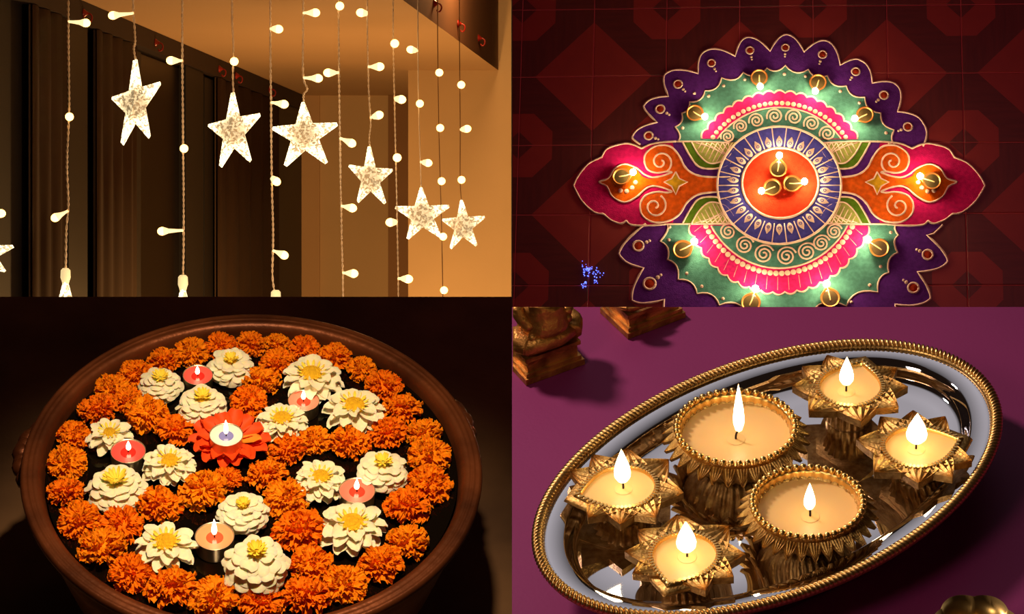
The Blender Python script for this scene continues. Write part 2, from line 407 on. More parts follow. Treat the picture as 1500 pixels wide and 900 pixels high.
# rail the strings hang from, just under the lowered ceiling
mb = MB(); mb.tube([tl(-70, RAIL_Y, sdepth(-70)), tl(330, RAIL_Y, sdepth(330)), tl(748, RAIL_Y, sdepth(748))], .006, 8)
tag(mb.build('curtain_rail', m_frame, None, TLM), 'thin black rail above the hanging strings of star lights', 'rail')
_px = 5e-4
led_tip = MB(); led_tip.ball((0, 0, 0), 1, 16, 10, (1, 1, 1.15)); led_tip = led_tip.mesh('bulb', m_led)
def light_string(label, path, bulbs, thick, bottom, group=None):
    """path: pixel points of the wire; bulbs: (bulb px, py, wire py)"""
    d = sdepth(path[0][0]); u = d / FPX
    P = [tl(path[0][0], RAIL_Y, d) - Vector((0, 0, .0085))] + [tl(x, y, d) for x, y in path]
    base = P[0].copy()
    t = thing('light_string', label, 'string lights', TLM @ Matrix.Translation(base), group)
    S = spline([p - base for p in P], 10); L_ = [S[0]]
    # resample evenly
    step = 2.2 * u; out = [S[0]]
    for a, b in zip(S, S[1:]):
        n = max(1, int((b - a).length / step))
        for k in range(n): out.append(a.lerp(b, (k + 1) / n))
    b = MB(); w = thick * u
    if thick > 1.0:
        for ph in (0, math.pi):
            b.tube([p + Vector((math.cos(ph + i * .95), math.sin(ph + i * .95), 0)) * (w * .62) for i, p in enumerate(out)], w * .62, 4)
        b.build('wire', m_wire, t)
    else:
        b.tube(out[::2], w, 5); b.build('wire', m_wire2 if thick < .9 else m_wire, t)
    for bx, by, wy in bulbs:
        # the wire's x at that height
        wx_ = min(out, key=lambda p: abs((p + base).z - tl(0, wy, d).z))
        c = tl(bx, by, d) - base; c.y -= .004
        dv = c - wx_; ln = max(dv.length, 1e-5); dn = dv.normalized()
        r = (6.2 if thick > 1 else 5.6) * u
        if ln < r * 1.5: dn = Vector((.3, -1, 0)).normalized(); c = wx_ + dn * r * 1.4; ln = (c - wx_).length
        q = dn.to_track_quat('Z', 'Y').to_matrix().to_4x4()
        M = Matrix.Translation(c) @ q
        bo = ob('bulb', led_tip, t, M @ Matrix.Diagonal((r, r, r, 1)))
        cb = MB(); q_ = ln / r; cb.lathe([(.3, -q_), (.34, -q_ * .75), (.55, -1.5), (.98, -.35), (.9, -.1)], 12)
        cb.build('bulb_cap', m_cap, bo)
    return t
def star(label, c, tips, d, top=None, cap=False, th=.018):
    """c: centre pixel, tips: five outer pixels in ring order"""
    C = tl(*c, d); t = thing('star_light', label, 'star light', TLM @ Matrix.Translation(C), 'glowing star pendants')
    T = [tl(*p, d) - C for p in tips]; n = len(T)
    I = [(T[i] + T[(i + 1) % n]) * .5 * .53 for i in range(n)]      # inner corner between i and i+1
    f, k = Vector((0, -th, 0)), Vector((0, th, 0))
    for i in range(n):
        a, b = I[i - 1], I[i]; s = (b - a).normalized() * (T[i].length * .045)
        t1, t2 = T[i] - s, T[i] + s; e = Vector((0, .0035, 0))
        V = [f, k, a - e, a + e, b - e, b + e, t1 - e, t1 + e, t2 - e, t2 + e, T[i] * .97 - e * 2, T[i] * .97 + e * 2]
        F = [(0, 2, 6, 10), (0, 10, 8, 4), (1, 11, 7, 3), (1, 5, 9, 11), (2, 3, 7, 6), (8, 9, 5, 4), (6, 7, 9, 8), (6, 8, 10), (7, 11, 9)]
        ob('arm', me('arm', V, F, m_star, False), t)
    if cap:
        b = MB(); u = d / FPX; z = T[0].z
        b.lathe([(0, z + 17 * u), (4 * u, z + 17 * u), (7 * u, z + 14 * u), (7.5 * u, z + 3 * u), (6 * u, z - 1 * u), (3 * u, z - 12 * u)], 14)
        b.build('socket', m_sock, t)
    return t
light_string('twisted silver string of bulbs before the black window post, cut-off star at its end', [(100, 60), (101, 160), (98, 240), (100, 300), (97, 340), (96, 396)], [(126, 34, 31), (103, 173, 173), (82, 319, 309)], 1.7, 396)
light_string('short twisted string with one bulb holding the narrow upright star', [(195, 10), (197, 40), (198, 60), (196, 72), (199, 89)], [(166, 23, 20)], 1.6, 89)
light_string('twisted silver string before the dark window between narrow star and second star', [(267, 60), (268, 200), (269, 330), (268, 406)], [(251, 89, 89), (276, 222, 219), (238, 339, 337)], 1.6, 406)
light_string('twisted string with a single bulb holding the five-pointed star over the brown curtain', [(340, 30), (342, 70), (341, 110), (342, 136)], [(340, 89, 89)], 1.5, 136)
light_string('twisted string with four bulbs hanging along the black window post', [(396, 60), (397, 150), (398, 260), (400, 340), (399, 400), (402, 428)], [(408, 43, 42), (416, 153, 150), (405, 266, 260), (416, 374, 366)], 1.6, 428)
light_string('kinked twisted string with two bulbs holding the broadest star', [(444, 40), (444, 110), (450, 130), (445, 138), (445, 151)], [(462, 19, 18), (466, 115, 114)], 1.5, 151)
light_string('long twisted string with five bulbs beside the broadest star', [(496, 40), (498, 200), (500, 320), (502, 400), (503, 470)], [(488, 7, 9), (481, 107, 106), (515, 210, 203), (516, 305, 303), (518, 401, 399)], 1.4, 470)
light_string('twisted string with three bulbs holding the star before the plain tan wall', [(538, 40), (540, 130), (543, 180), (541, 200), (542, 216)], [(529, 19, 20), (556, 98, 97), (555, 169, 172)], 1.2, 216)
light_string('long string with five bulbs before the brown painted shade strip', [(576, 60), (579, 200), (582, 330), (584, 470)], [(570, 63, 64), (588, 146, 145), (574, 233, 232), (572, 326, 325), (598, 409, 408)], 1.1, 470)
light_string('thin wire string with three bulbs holding the star before the wall corner', [(612, 60), (613, 150), (616, 250), (617, 277)], [(602, 73, 74), (614, 152, 152), (627, 239, 236)], .95, 277)
light_string('thin brown wire string with five bulbs between the two small stars', [(641, 60), (643, 200), (647, 340), (649, 470)], [(646, 107, 107), (641, 188, 188), (645, 266, 266), (651, 346, 346), (656, 426, 426)], .7, 470)
light_string('thin brown wire string with three bulbs holding the smallest star', [(673, 60), (674, 180), (674, 264), (676, 295)], [(680, 126, 124), (684, 189, 189), (674, 264, 264)], .7, 295)
light_string('string holding the star cut by the picture edge before the dark wall', [(-26, 100), (-25, 300), (-24, 332)], [(2, 313, 312)], 1.6, 332)
star('narrow upright glowing star with a long top point', (198, 153), [(198, 88), (235, 122), (219, 201), (179, 211), (164, 144)], sdepth(196) - .004)
star('glowing star over the brown curtain with a drooping lower point', (341, 192), [(341, 136), (381, 168), (367, 236), (323, 244), (305, 184)], sdepth(341) - .004)
star('broadest glowing star, its arms spread level beside the black window post', (446, 197), [(444, 150), (494, 182), (478, 239), (418, 243), (399, 188)], sdepth(444) - .004)
star('glowing star alone before the plain tan wall', (542, 262), [(541, 215), (575, 249), (564, 298), (524, 296), (511, 243)], sdepth(540) - .004, th=.015)
star('glowing star before the wall corner with level arms touching the next string', (618, 316), [(617, 275), (658, 302), (645, 347), (597, 350), (579, 304)], sdepth(615) - .004, th=.015)
star('smallest glowing star hanging on a thin brown wire', (678, 331), [(676, 293), (710, 318), (698, 360), (660, 364), (648, 322)], sdepth(675) - .004, th=.013)
star('star with frosted socket cut off at the foot of the black window post', (96, 462), [(96, 410), (140, 448), (124, 512), (70, 512), (52, 448)], sdepth(97) - .004, cap=True)
star('star with frosted socket cut off before the dark window', (268, 470), [(268, 420), (310, 456), (294, 516), (243, 516), (226, 456)], sdepth(268) - .004, cap=True)
star('star with socket just showing at the end of the four-bulb string', (404, 486), [(404, 442), (444, 474), (428, 526), (380, 526), (362, 474)], sdepth(400) - .004, cap=True)
star('star cut by the picture edge, only two points showing', (-25, 374), [(-24, 332), (19, 361), (7, 398), (-50, 412), (-66, 366)], sdepth(-25) - .004)
# red hooks
m_red = mat('red_hook_plastic', srgb(150, 34, 22), .3)
def hook(P, N, label, group):
    N = N.normalized(); q = N.to_track_quat('Z', 'Y').to_matrix().to_4x4()
    t = thing('suction_hook', label, 'hook', TLM @ Matrix.Translation(P) @ q @ Matrix.Diagonal((.72, .72, .72, 1)), group)
    b = MB(); b.lathe([(0, .014), (.005, .013), (.008, .008), (.014, .002), (.0145, 0), (0, 0)], 16); b.build('suction_cup', m_red, t)
    b = MB(); b.tube(spline([(0, 0, .013), (0, -.004, .022), (0, -.014, .026), (0, -.026, .022), (0, -.028, .014), (0, -.022, .010)], 4), .003, 6); b.build('hook_arm', m_red, t)
for px in (103, 210, 305, 330, 380):
    d = wd_of(px); hook(Vector((wx(d) + .0305, d, ZC - .028)), Vector((1, -.117, 0)), 'red suction hook on the dark strip above the windows', 'red hooks above the windows')
for px, py in ((635, 5), (670, 35), (700, 56)):
    s = (px - 750) / FPX; d = (-.245 - 5.51 * .125) / (s - .125)
    hook(Vector((l2(d) + .001, d, (450 - py) / FPX * d)), Vector((1, -.125, 0)), 'red suction hook on the brown side of the raised ceiling', 'red hooks on the raised ceiling')

# ================================================================== RANGOLI
def pw(name, c, v=.18): return mat(name, c, .95, var=v, vscale=90, bump=.35, bscale=400, spec=.1, detail=6)
C_PUR = pw('purple_powder', srgb(96, 40, 140)); C_GRN = pw('sea_green_powder', srgb(84, 148, 132)); C_PNK = pw('pink_powder', srgb(228, 40, 120))
C_MAG = pw('magenta_powder', srgb(205, 24, 104)); C_ORG = pw('orange_powder', srgb(240, 104, 24)); C_BLU = pw('violet_blue_powder', srgb(76, 74, 170))
C_RED = pw('red_powder', srgb(238, 66, 34)); C_LIM = pw('leaf_green_powder', srgb(96, 140, 34)); C_PAL = pw('pale_green_powder', srgb(176, 186, 96))
C_YEL = pw('yellow_powder', srgb(240, 190, 40)); C_WHT = pw('white_powder', srgb(246, 216, 196), .08); C_DOT = pw('brick_dot_powder', srgb(190, 60, 30)); C_AMB = pw('amber_powder', srgb(220, 100, 10))
rang = thing('rangoli', 'large round powder rangoli with pointed magenta wings on the red tiles', 'rangoli', TR.M)
def Z(x, y): return (750 + x / 2, y / 2)          # helper for points read off an enlarged view
LZ = .0012
def region(name, pts, layer, m):
    V, F_ = poly([TR.uv(*p) for p in pts], .0, LZ * layer)
    return ob(name, me(name, V, F_, m, False), rang)
def line(pts, layer, w=1.3, k=5, closed=False, smooth=True, name='white_line', parent=None):
    P = [Vector((*TR.uv(*p), LZ * layer)) for p in pts]
    if smooth: P = spline(P, k, closed)
    if closed: P.append(P[0])
    wob = [w * 1.18 * _tp * (1 + .22 * math.sin(i * 1.9 + len(P)) * random.random()) for i in range(len(P))]
    b = MB(); b.tube(P, wob, 6, True, .75); return b.build(name, C_WHT, parent or rang)
_tp = TR.scale(1141, 272)
def lobes(v, c, bul, center=(1141, 270), k=7, ogee=True):
    """from valley to cusp to valley, curves bulging outwards by bul"""
    out = []
    for i in range(len(c)):
        for a, b in ((v[i], c[i]), (c[i], v[i + 1])):
            A, B = Vector(a), Vector(b); m = (A + B) / 2; o = (m - Vector(center)).normalized(); ctrl = m + o * bul * (B - A).length
            for t in range(k):
                s = t / k; out.append(tuple((1 - s) ** 2 * A + 2 * s * (1 - s) * ctrl + s * s * B))
    out.append(v[len(c)]); return out
def scal(c, bul, center=(1141, 270), k=6):
    out = []
    for a, b in zip(c, c[1:]):
        A, B = Vector(a), Vector(b); m = (A + B) / 2; o = (m - Vector(center)).normalized(); ctrl = m + o * bul * (B - A).length
        for t in range(k):
            s = t / k; out.append(tuple((1 - s) ** 2 * A + 2 * s * (1 - s) * ctrl + s * s * B))
    out.append(c[-1]); return out
# purple skirt
cu = [(926, 201), (942.7, 155.5), (974, 109), (1031.8, 75.5), (1093, 55), (1151.7, 50.5), (1211, 60), (1260, 88), (1315, 126), (1352, 180)]
vu = [(938, 212), (962.5, 179.5), (979, 141.5), (1022.5, 107.7), (1077, 82.5), (1128, 75), (1177.8, 76), (1231, 95.5), (1278, 121.7), (1315, 163.7), (1352, 215)]
pu = lobes(vu, cu, .34)
region('purple_skirt', pu + [(1300, 240), (990, 240)], .6, C_PUR); line(pu, .9, smooth=False)
cl = [(906.5, 372), (926, 440.7), (985, 500), (1060, 532), (1141, 540), (1222, 532), (1300, 500), (1363, 438), (1388.5, 383.5)]
vl = [(946, 328), (942.7, 393), (973, 439.5), (1030, 482), (1100, 500), (1182, 500), (1250, 482), (1311.5, 446.5), (1344, 398.7), (1358, 345)]
plo = lobes(vl, cl, .3); region('purple_skirt', plo + [(1381, 330), (1250, 310), (1040, 310)], .6, C_PUR); line(plo + [(1368, 343), (1381, 330)], .9, 1.5, smooth=False)
# sea green field
gu = scal([(994, 206), (989, 186), (998.7, 166), (1010, 149.7), (1032.5, 133), (1057, 114), (1088.5, 106.5), (1123.5, 100), (1150.5, 96), (1184, 102), (1212, 111), (1240, 126), (1267, 142.6), (1290.5, 166), (1310, 190.5), (1312.6, 214)], -.46)
region('green_field', gu + [(1260, 240), (1020, 240)], 1.0, C_GRN); line(gu, 1.2, 1.1, smooth=False)
gl = scal([(976.5, 328), (967, 354), (977.7, 381), (993, 410), (1021, 431), (1053.6, 447.7), (1096, 462), (1141, 468), (1186, 462), (1240, 449), (1286, 429), (1302, 400), (1315, 370.7), (1316, 345), (1312.6, 330)], -.46)
region('green_field', gl + [(1250, 305), (1030, 305)], 1.0, C_GRN); line(gl, 1.2, 1.3, smooth=False)
def ell(cx, cy, rx, ry, a0, a1, n): return [(cx + rx * math.cos(R(a0 + (a1 - a0) * i / n)), cy - ry * math.sin(R(a0 + (a1 - a0) * i / n))) for i in range(n + 1)]
CX, CY = 1141.5, 272.5
# pink petal band
pk = scal(ell(CX, CY, 132, 136, 149.5, 30, 17), .5); region('pink_petals', pk, 1.5, C_PNK); line(pk, 1.7, 1.2, smooth=False)
pkl = scal(ell(CX, CY, 141, 156, 201.5, 338, 19), .5); region('pink_petals', pkl, 1.5, C_PNK); line(pkl, 1.7, 1.2, smooth=False)
for a in range(206, 336, 7): line([(CX + 126 * math.cos(R(a)), CY - 134 * math.sin(R(a))), (CX + 138 * math.cos(R(a)), CY - 153 * math.sin(R(a)))], 1.4, .28, 2)
# bead rings
bm_ = MB(); _r = 3.6 * _tp; bm_.lathe([(0, .004), (_r * .7, .0036), (_r, .0014), (_r, -.001)], 10); bead = bm_.mesh('white_bead', C_WHT)
def dot(px, py, layer, r=1.0, m=bead, name='white_bead'):
    u, v = TR.uv(px, py); return ob(name, m, rang, Matrix.Translation((u, v, LZ * layer - .0005)) @ Matrix.Diagonal((r, r, .8, 1)))
for p in ell(CX, CY, 120, 121, 144, 36, 27): dot(*p, 1.7)
for p in ell(CX, CY, 121, 128.5, 207.5, 332, 31): dot(*p, 1.7, 1.15)
# teal spiral band
tu = ell(CX, CY, 113, 114.5, 143, 37, 30); region('teal_band', tu, 1.9, C_GRN); line(tu, 2.0, 1.0, smooth=False)
tlw = ell(CX, CY, 114, 121, 209, 331, 30); region('teal_band', tlw, 1.9, C_GRN); line(tlw, 2.0, 1.1, smooth=False)
def spiral(c, r, turns, a0, d, layer, w=1.2, r0=.12):
    n = int(turns * 14); line([(c[0] + r * (1 - (1 - r0) * i / n) * math.cos(a0 + d * i / 14 * 2 * math.pi), c[1] - r * .97 * (1 - (1 - r0) * i / n) * math.sin(a0 + d * i / 14 * 2 * math.pi)) for i in range(n + 1)], layer, w, 2)
for c, r in (((1066, 201), 10.5), ((1085, 186), 10.5), ((1108, 177.5), 11.5), ((1135, 171), 12), ((1163, 172.5), 12.3), ((1189, 182), 12), ((1212, 196.5), 12)): spiral(c, r, 2.2, R(200), -1, 2.1)
for c, r in (((1067, 340), 13), ((1091, 360), 14), ((1119, 373), 15), ((1152, 376), 15), ((1182, 369.5), 14.5), ((1203, 357), 13), ((1222, 340), 12)): spiral(c, r, 2.3, R(20), 1, 2.1)
# side wings, read off on the left; the right one is its mirror image
def wing(fx, nm):
    def P(pts): return [Z(fx(x), y) for x, y in pts]
    top = spline([Vector(p) for p in [(180, 545), (195, 515), (225, 480), (262, 462)]], 6) + spline([Vector(p) for p in [(262, 462), (280, 436), (325, 422), (352, 424), (380, 436)]], 6) + spline([Vector(p) for p in [(380, 436), (405, 424), (440, 418), (480, 416)]], 5)
    bot = spline([Vector(p) for p in [(180, 545), (205, 590), (240, 622), (268, 628)]], 6) + spline([Vector(p) for p in [(268, 628), (290, 646), (318, 656), (335, 648)]], 5) + spline([Vector(p) for p in [(335, 648), (350, 660), (400, 662), (450, 658)]], 5)
    top = [tuple(p) for p in top]; bot = [tuple(p) for p in bot]
    region('magenta_wing', P(top + [(500, 416), (500, 658)] + bot[::-1]), 1.6, C_MAG)
    line(P(top), 1.8, 1.3, smooth=False); line(P(bot), 1.8, 1.3, smooth=False)
    # purple ground between wing and ring
    region('purple_ground', P([(470, 416), (660, 416), (660, 658), (470, 658), (500, 560), (500, 520)]), 1.8, C_PUR)
    line(P([(480, 416), (560, 417), (640, 420)]), 2.2, 1.1); line(P([(440, 658), (540, 657), (640, 656)]), 2.2, 1.1)
    # leaf-green arches with pale lattice
    for up in (1, -1):
        y = lambda v: v if up == 1 else 2 * 537 - v
        ar = [tuple(p) for p in spline([Vector(p) for p in [(500, y(418)), (520, y(455)), (545, y(488)), (580, y(496)), (625, y(490)), (650, y(470))]], 6)]
        region('leaf_green_arch', P(ar + [(670, y(418))]), 2.2, C_LIM); line(P(ar), 2.4, 1.2, smooth=False)
        la = [tuple(p) for p in spline([Vector(p) for p in [(526, y(418)), (548, y(455)), (580, y(480)), (625, y(470)), (650, y(440))]], 6)]
        region('pale_lattice', P(la + [(660, y(418))]), 2.5, C_PAL); line(P(la), 2.7, 1.0, smooth=False)
        for i in range(7):
            x0 = 538 + i * 16; line(P([(x0, y(420)), (min(x0 + 50, 640), y(420 + min(58, 14 + i * 10) if i < 5 else 455))]), 2.6, .6, 2, smooth=False)
            x1 = 556 + i * 15; line(P([(x1, y(420)), (x1 - 12 - i * 4, y(min(476, 440 + i * 9)))]), 2.6, .6, 2, smooth=False)
    # orange body and scrolls
    ub = [(640, 520), (575, 520), (535, 512), (508, 492), (488, 455), (462, 430), (425, 428), (396, 446), (388, 470), (398, 498), (425, 508), (455, 504), (468, 508), (440, 518), (400, 526)]
    lb = [(640, 562), (575, 566), (540, 574), (512, 596), (490, 630), (455, 650), (412, 652), (382, 632), (376, 600), (392, 574), (425, 564), (455, 566), (468, 561), (440, 550), (400, 542)]
    us = [tuple(p) for p in spline([Vector(p) for p in ub], 5)]; ls = [tuple(p) for p in spline([Vector(p) for p in lb], 5)]
    region('orange_scroll', P(us + ls[::-1]), 2.5, C_ORG)
    line(P(us[:-10]), 2.7, 1.3, smooth=False); line(P(ls[:-10]), 2.7, 1.3, smooth=False)
    def spir(cx, cy, r, a0, d):
        n = 22; line(P([(cx + r * (1 - .86 * i / n) * math.cos(a0 + d * 2 * math.pi * 1.35 * i / n), cy + r * (1 - .86 * i / n) * math.sin(a0 + d * 2 * math.pi * 1.35 * i / n)) for i in range(n + 1)]), 2.7, 1.3, 2)
    spir(436, 476, 34, R(60), -1); spir(418, 606, 36, R(-60), 1)
    # star
    sp = [(480, 505), (490, 525), (514, 535), (490, 547), (480, 572), (468, 547), (446, 535), (468, 525)]
    region('yellow_star', P(sp), 2.9, C_YEL); line(P(sp + [sp[0]]), 3.1, 1.0, smooth=False)
    # amber drop round the lamp
    dr = [tuple(p) for p in spline([Vector(p) for p in [(255, 534), (282, 524), (300, 496), (330, 482), (362, 494), (385, 520), (425, 530), (425, 538), (392, 548), (365, 578), (330, 594), (295, 578), (278, 548)]], 5, True)]
    region('amber_drop', P(dr), 2.6, C_AMB); line(P([(468, 507), (440, 517), (412, 521), (388, 512), (365, 494), (330, 482), (300, 496), (282, 524), (255, 534), (278, 548), (295, 578), (330, 594), (365, 578), (390, 556), (412, 547), (440, 551), (468, 562)]), 2.8, 1.2, 4)
    for i, (x, y) in enumerate([(318, 560), (336, 562), (352, 552), (362, 536)]): dot(*Z(fx(x), y), 2.8, 1.0)
wing(lambda x: x, 'l')
def mir(x): k = 783 - x; return 783 + k * (.89 + .11 * k / 603) if k > 0 else 783 + k
wing(mir, 'r')
# blue ring and red disc
RX, RY = 90.7, 86.0
ring = ell(CX, CY, RX, RY, 0, 360, 72)[:-1]; region('blue_ring', ring, 3.9, C_BLU); line(ring, 4.0, 1.5, 1, True, False)
disc = ell(1143, 269.5, 56, 51.5, 0, 360, 60)[:-1]; region('red_disc', disc, 4.3, C_RED); line(disc, 4.3, 1.7, 1, True, False)
pm = MB(); n = 14
V = []; 
prof = [(-8.2, 0), (-7, 2.3), (-4, 4.1), (0, 4.6), (3.5, 3.8), (6, 2.2), (9, .5), (9.4, 0), (9, -.5), (6, -2.2), (3.5, -3.8), (0, -4.6), (-4, -4.1), (-7, -2.3)]
V = [(x * _tp, y * _tp, 0) for x, y in prof] + [(x * _tp * .8, y * _tp * .75, .0022) for x, y in prof]
pm.add(V, [(i, (i + 1) % 14, 14 + (i + 1) % 14, 14 + i) for i in range(14)] + [tuple(range(14, 28))]); drop = pm.mesh('white_drop', C_WHT)
for i in range(26):
    a = R(360 * (i + .5) / 26); line([(CX + 60 * math.cos(a - .12) , CY - 56 * math.sin(a - .12)), (CX + RX * math.cos(a - .12), CY - RY * math.sin(a - .12))], 3.95, .8, 2)
    c = (CX + 68 * math.cos(a), CY - 64 * math.sin(a)); u, v = TR.uv(*c)
    o = ob('white_drop', drop, rang, Matrix.Translation((u, v, LZ * 3.9)) @ Matrix.Rotation(a, 4, 'Z'))
    u2, v2 = TR.uv(CX + 67 * math.cos(a), CY - 63 * math.sin(a))
    b = MB(); b.tube([(u2 + 2.0 * _tp * math.cos(t), v2 + 2.0 * _tp * math.sin(t), LZ * 3.9 + .0023) for t in [k * math.pi / 5 for k in range(11)]], .5 * _tp, 4)
    b.build('drop_swirl', C_PNK if False else C_BLU, rang)
# ringed red dots with bead tails on the purple lobes
bm_ = MB(); bm_.lathe([(0, .0012), (4.6 * _tp, .0010), (5 * _tp, -.001)], 14); reddot = bm_.mesh('red_dot', C_DOT)
bm_ = MB(); bm_.tube([(5.4 * _tp * math.cos(k * math.pi / 8), 5.4 * _tp * math.sin(k * math.pi / 8), .0003) for k in range(17)], 1.2 * _tp, 5); dotring = bm_.mesh('dot_ring', C_WHT)
for (x, y), s in [((950, 199), 1.15), ((967, 160), 1.2), ((993, 123.5), 1.15), ((1042, 92.5), 1.05), ((1098.5, 74), 1.05), ((1150.5, 70), 1.0), ((1205, 80), 1.1), ((1253.6, 105), 1.1), ((1295, 139.6), 1.15), ((1330, 186), 1.15), ((935, 360.6), 1.4), ((951.5, 416), 1.6), ((1359, 373.5), 1.35), ((1338, 422), 1.4)]:
    u, v = TR.uv(x, y); M = Matrix.Translation((u, v, LZ * .6)) @ Matrix.Diagonal((s, s, 1, 1))
    ob('red_dot', reddot, rang, M); ob('dot_ring', dotring, rang, M)
    d = (Vector((1141, 270)) - Vector((x, y))).normalized()
    for k, rr in ((9.5, .55), (13, .42)): dot(x + d.x * k * s, y + d.y * k * s, .7, rr * s)
for p in [(1000, 188), (1017, 137), (1038, 141), (1060, 126), (1091, 117), (1120, 110), (1149, 109), (1180, 112), (1231, 134), (1259, 151), (1298, 195), (1303, 211), (981, 333), (980, 352), (1006, 401), (1028, 420), (1059, 438), (1305, 341), (1290, 391), (1274, 418), (1247, 443)]: dot(*p, 1.1, .7)

# ------------------------------------------------------------------ oil lamps
m_clay = mat('gilded_clay', srgb(176, 116, 56), .4, .7, var=.2, vscale=60)
m_oil = mat('lamp_oil', srgb(66, 56, 32), .15, var=.25, vscale=50)
m_wick = mat('charred_wick', (.02, .014, .01), .9)
m_cotton = mat('cotton_wick', srgb(220, 190, 130), .9)
m_fl_tr = flame_mat('oil_flame', (1, .72, .40), 75)
def lip(a): return math.exp(-(abs((a + math.pi) % (2 * math.pi) - math.pi) / .32) ** 2)
DR = 13.3
def make_diya(M, s):
    t = thing('oil_lamp', '', 'oil lamp', M)
    r = DR * _tp
    prof = [(0, 0), (.55, 0), (.72, .12), (.95, .5), (1.0, .62), (.93, .64), (.86, .55), (.6, .38), (0, .34)]
    b = MB(); b.lathe([(p * r, z * r) for p, z in prof], 28, None, lambda a, j, q, z: q * (1 + (.28 * lip(a) if 2 < j < 7 else 0))); b.build('cup', m_clay, t)
    b = MB(); b.lathe([(0, .5 * r), (.86 * r, .5 * r)], 24, None, lambda a, j, q, z: q * (1 + .2 * lip(a))); b.build('oil', m_oil, t)
    b = MB(); b.tube(spline([(-.3 * r, .05 * r, .5 * r), (.3 * r, 0, .53 * r), (.9 * r, 0, .60 * r), (1.22 * r, 0, .72 * r), (1.34 * r, 0, .84 * r)], 4), .07 * r, 6); wk = b.build('wick', m_cotton, t)
    b = MB(); b.lathe(flame_prof(1.3 * r, .36 * r), 14, Matrix.Translation((1.36 * r, 0, .8 * r))); b.build('flame', m_fl_tr, wk)
    return t
diyas = [((1112, 116), (1114, 136), .6, 'g'), ((1018, 168), (1034, 177), .6, 'g'), ((1198, 123), (1193, 142), .6, 'g'), ((1267, 170.7), (1252, 179), .6, 'g'),
         ((1140, 250), (1142, 228), 4.35, 'c'), ((1131.6, 277), (1115, 285), 4.35, 'c'), ((1160, 271.5), (1180, 271), 4.35, 'c'),
         ((910.5, 261), (930, 257), 2.6, 'w'), ((1365, 267.5), (1345, 263), 2.6, 'w'),
         ((1000, 368), (1018, 359), 1.0, 'g'), ((1100, 446), (1108, 424), 1.0, 'g'), ((1288, 366), (1270, 356), 1.0, 'g'), ((1216, 439), (1209, 416), 1.0, 'g')]
LB = {'g': ('small brass oil lamp burning on the green field of the rangoli', 'oil lamps on the green field'), 'c': ('small brass oil lamp burning on the red centre disc of the rangoli', 'oil lamps on the red disc'), 'w': ('small brass oil lamp burning on a pointed magenta wing of the rangoli', 'oil lamps on the magenta wings')}
d0 = None
for c, f, lay, g_ in diyas:
    z = max(lay, 1.0) * LZ + (.0032 if g_ == 'g' else .0036 if g_ == 'w' else .0008); M = TR.at(c[0], c[1], z, TR.ang(*c, *f))
    s = 1.08 if c[1] > 300 else (1.0 if c[1] > 240 else .98)
    M = M @ Matrix.Diagonal((s, s, s, 1))
    if d0 is None: d0 = t = make_diya(M, 1)
    else: t = copy_tree(d0, M)
    tag(t, LB[g_][0], 'oil lamp', LB[g_][1])

# ================================================================== FLOWER BOWL
BCX, BCY, BR_ = -.0034, .0122, .2987
m_bowl = mat('aged_copper', srgb(140, 76, 42), .42, .55, col2=srgb(84, 42, 22), vscale=9, bump=.25, bscale=70, detail=8)
bowl = thing('urli_bowl', 'wide dark copper bowl filled with water, flowers and candles', 'bowl', BL.M @ Matrix.Translation((BCX, BCY, ZF)))
prof = [(0, -.95), (.45, -.95), (.5, -.93), (.66, -.8), (.84, -.5), (.93, -.2), (.952, -.075), (.985, -.06), (1.0, -.04), (1.004, -.015), (.996, 0), (.985, .003), (.978, -.003), (.971, .003), (.96, .004), (.955, -.001), (.95, .003), (.935, .001), (.92, -.008), (.908, -.035), (.9, -.08), (.87, -.25), (.75, -.55), (.4, -.8), (0, -.83)]
b = MB(); b.lathe([(r * BR_, z * BR_ - ZF) for r, z in prof], 128); b.build('bowl_body', m_bowl, bowl)
def bowl_handle(px, py, flip):
    u, v = BL.uv(px, py, -.045); a = math.atan2(v - BCY, u - BCX)
    b = MB(); P = []
    for i in range(33):
        s = -1 + i / 16; ph = a + s * .20; rr = BR_ * (.955 + .085 * math.cos(s * math.pi / 2) ** .7 + .012 * math.sin(s * 15))
        P.append((rr * math.cos(ph), rr * math.sin(ph), -.042 - ZF - .01 * s * s))
    b.tube(P, [.010 + .004 * abs(math.sin(i * .9)) for i in range(33)], 8)
    for s in (-.95, -.6, -.2, .2, .6, .95):
        ph = a + s * .20; rr = BR_ * (.985 + .06 * math.cos(s * 1.5)); b.ball((rr * math.cos(ph), rr * math.sin(ph), -.044 - ZF), .014, 10, 6)
    b.build('handle', m_bowl, bowl)
bowl_handle(22, 655, 0); bowl_handle(700, 600, 1)
WZ = -.055 * BR_
def water_mat():
    m = mat('dark_water', (.004, .0025, .0015), .03, bump=.12, bscale=14, spec=.6); return m
b = MB(); b.lathe([(0, WZ), (.3 * BR_, WZ), (.6 * BR_, WZ), (.897 * BR_, WZ)], 96, Matrix.Translation((BCX, BCY, 0)))
tag(b.build('water', water_mat(), None, BL.M), 'dark still water filling the copper bowl', 'water')

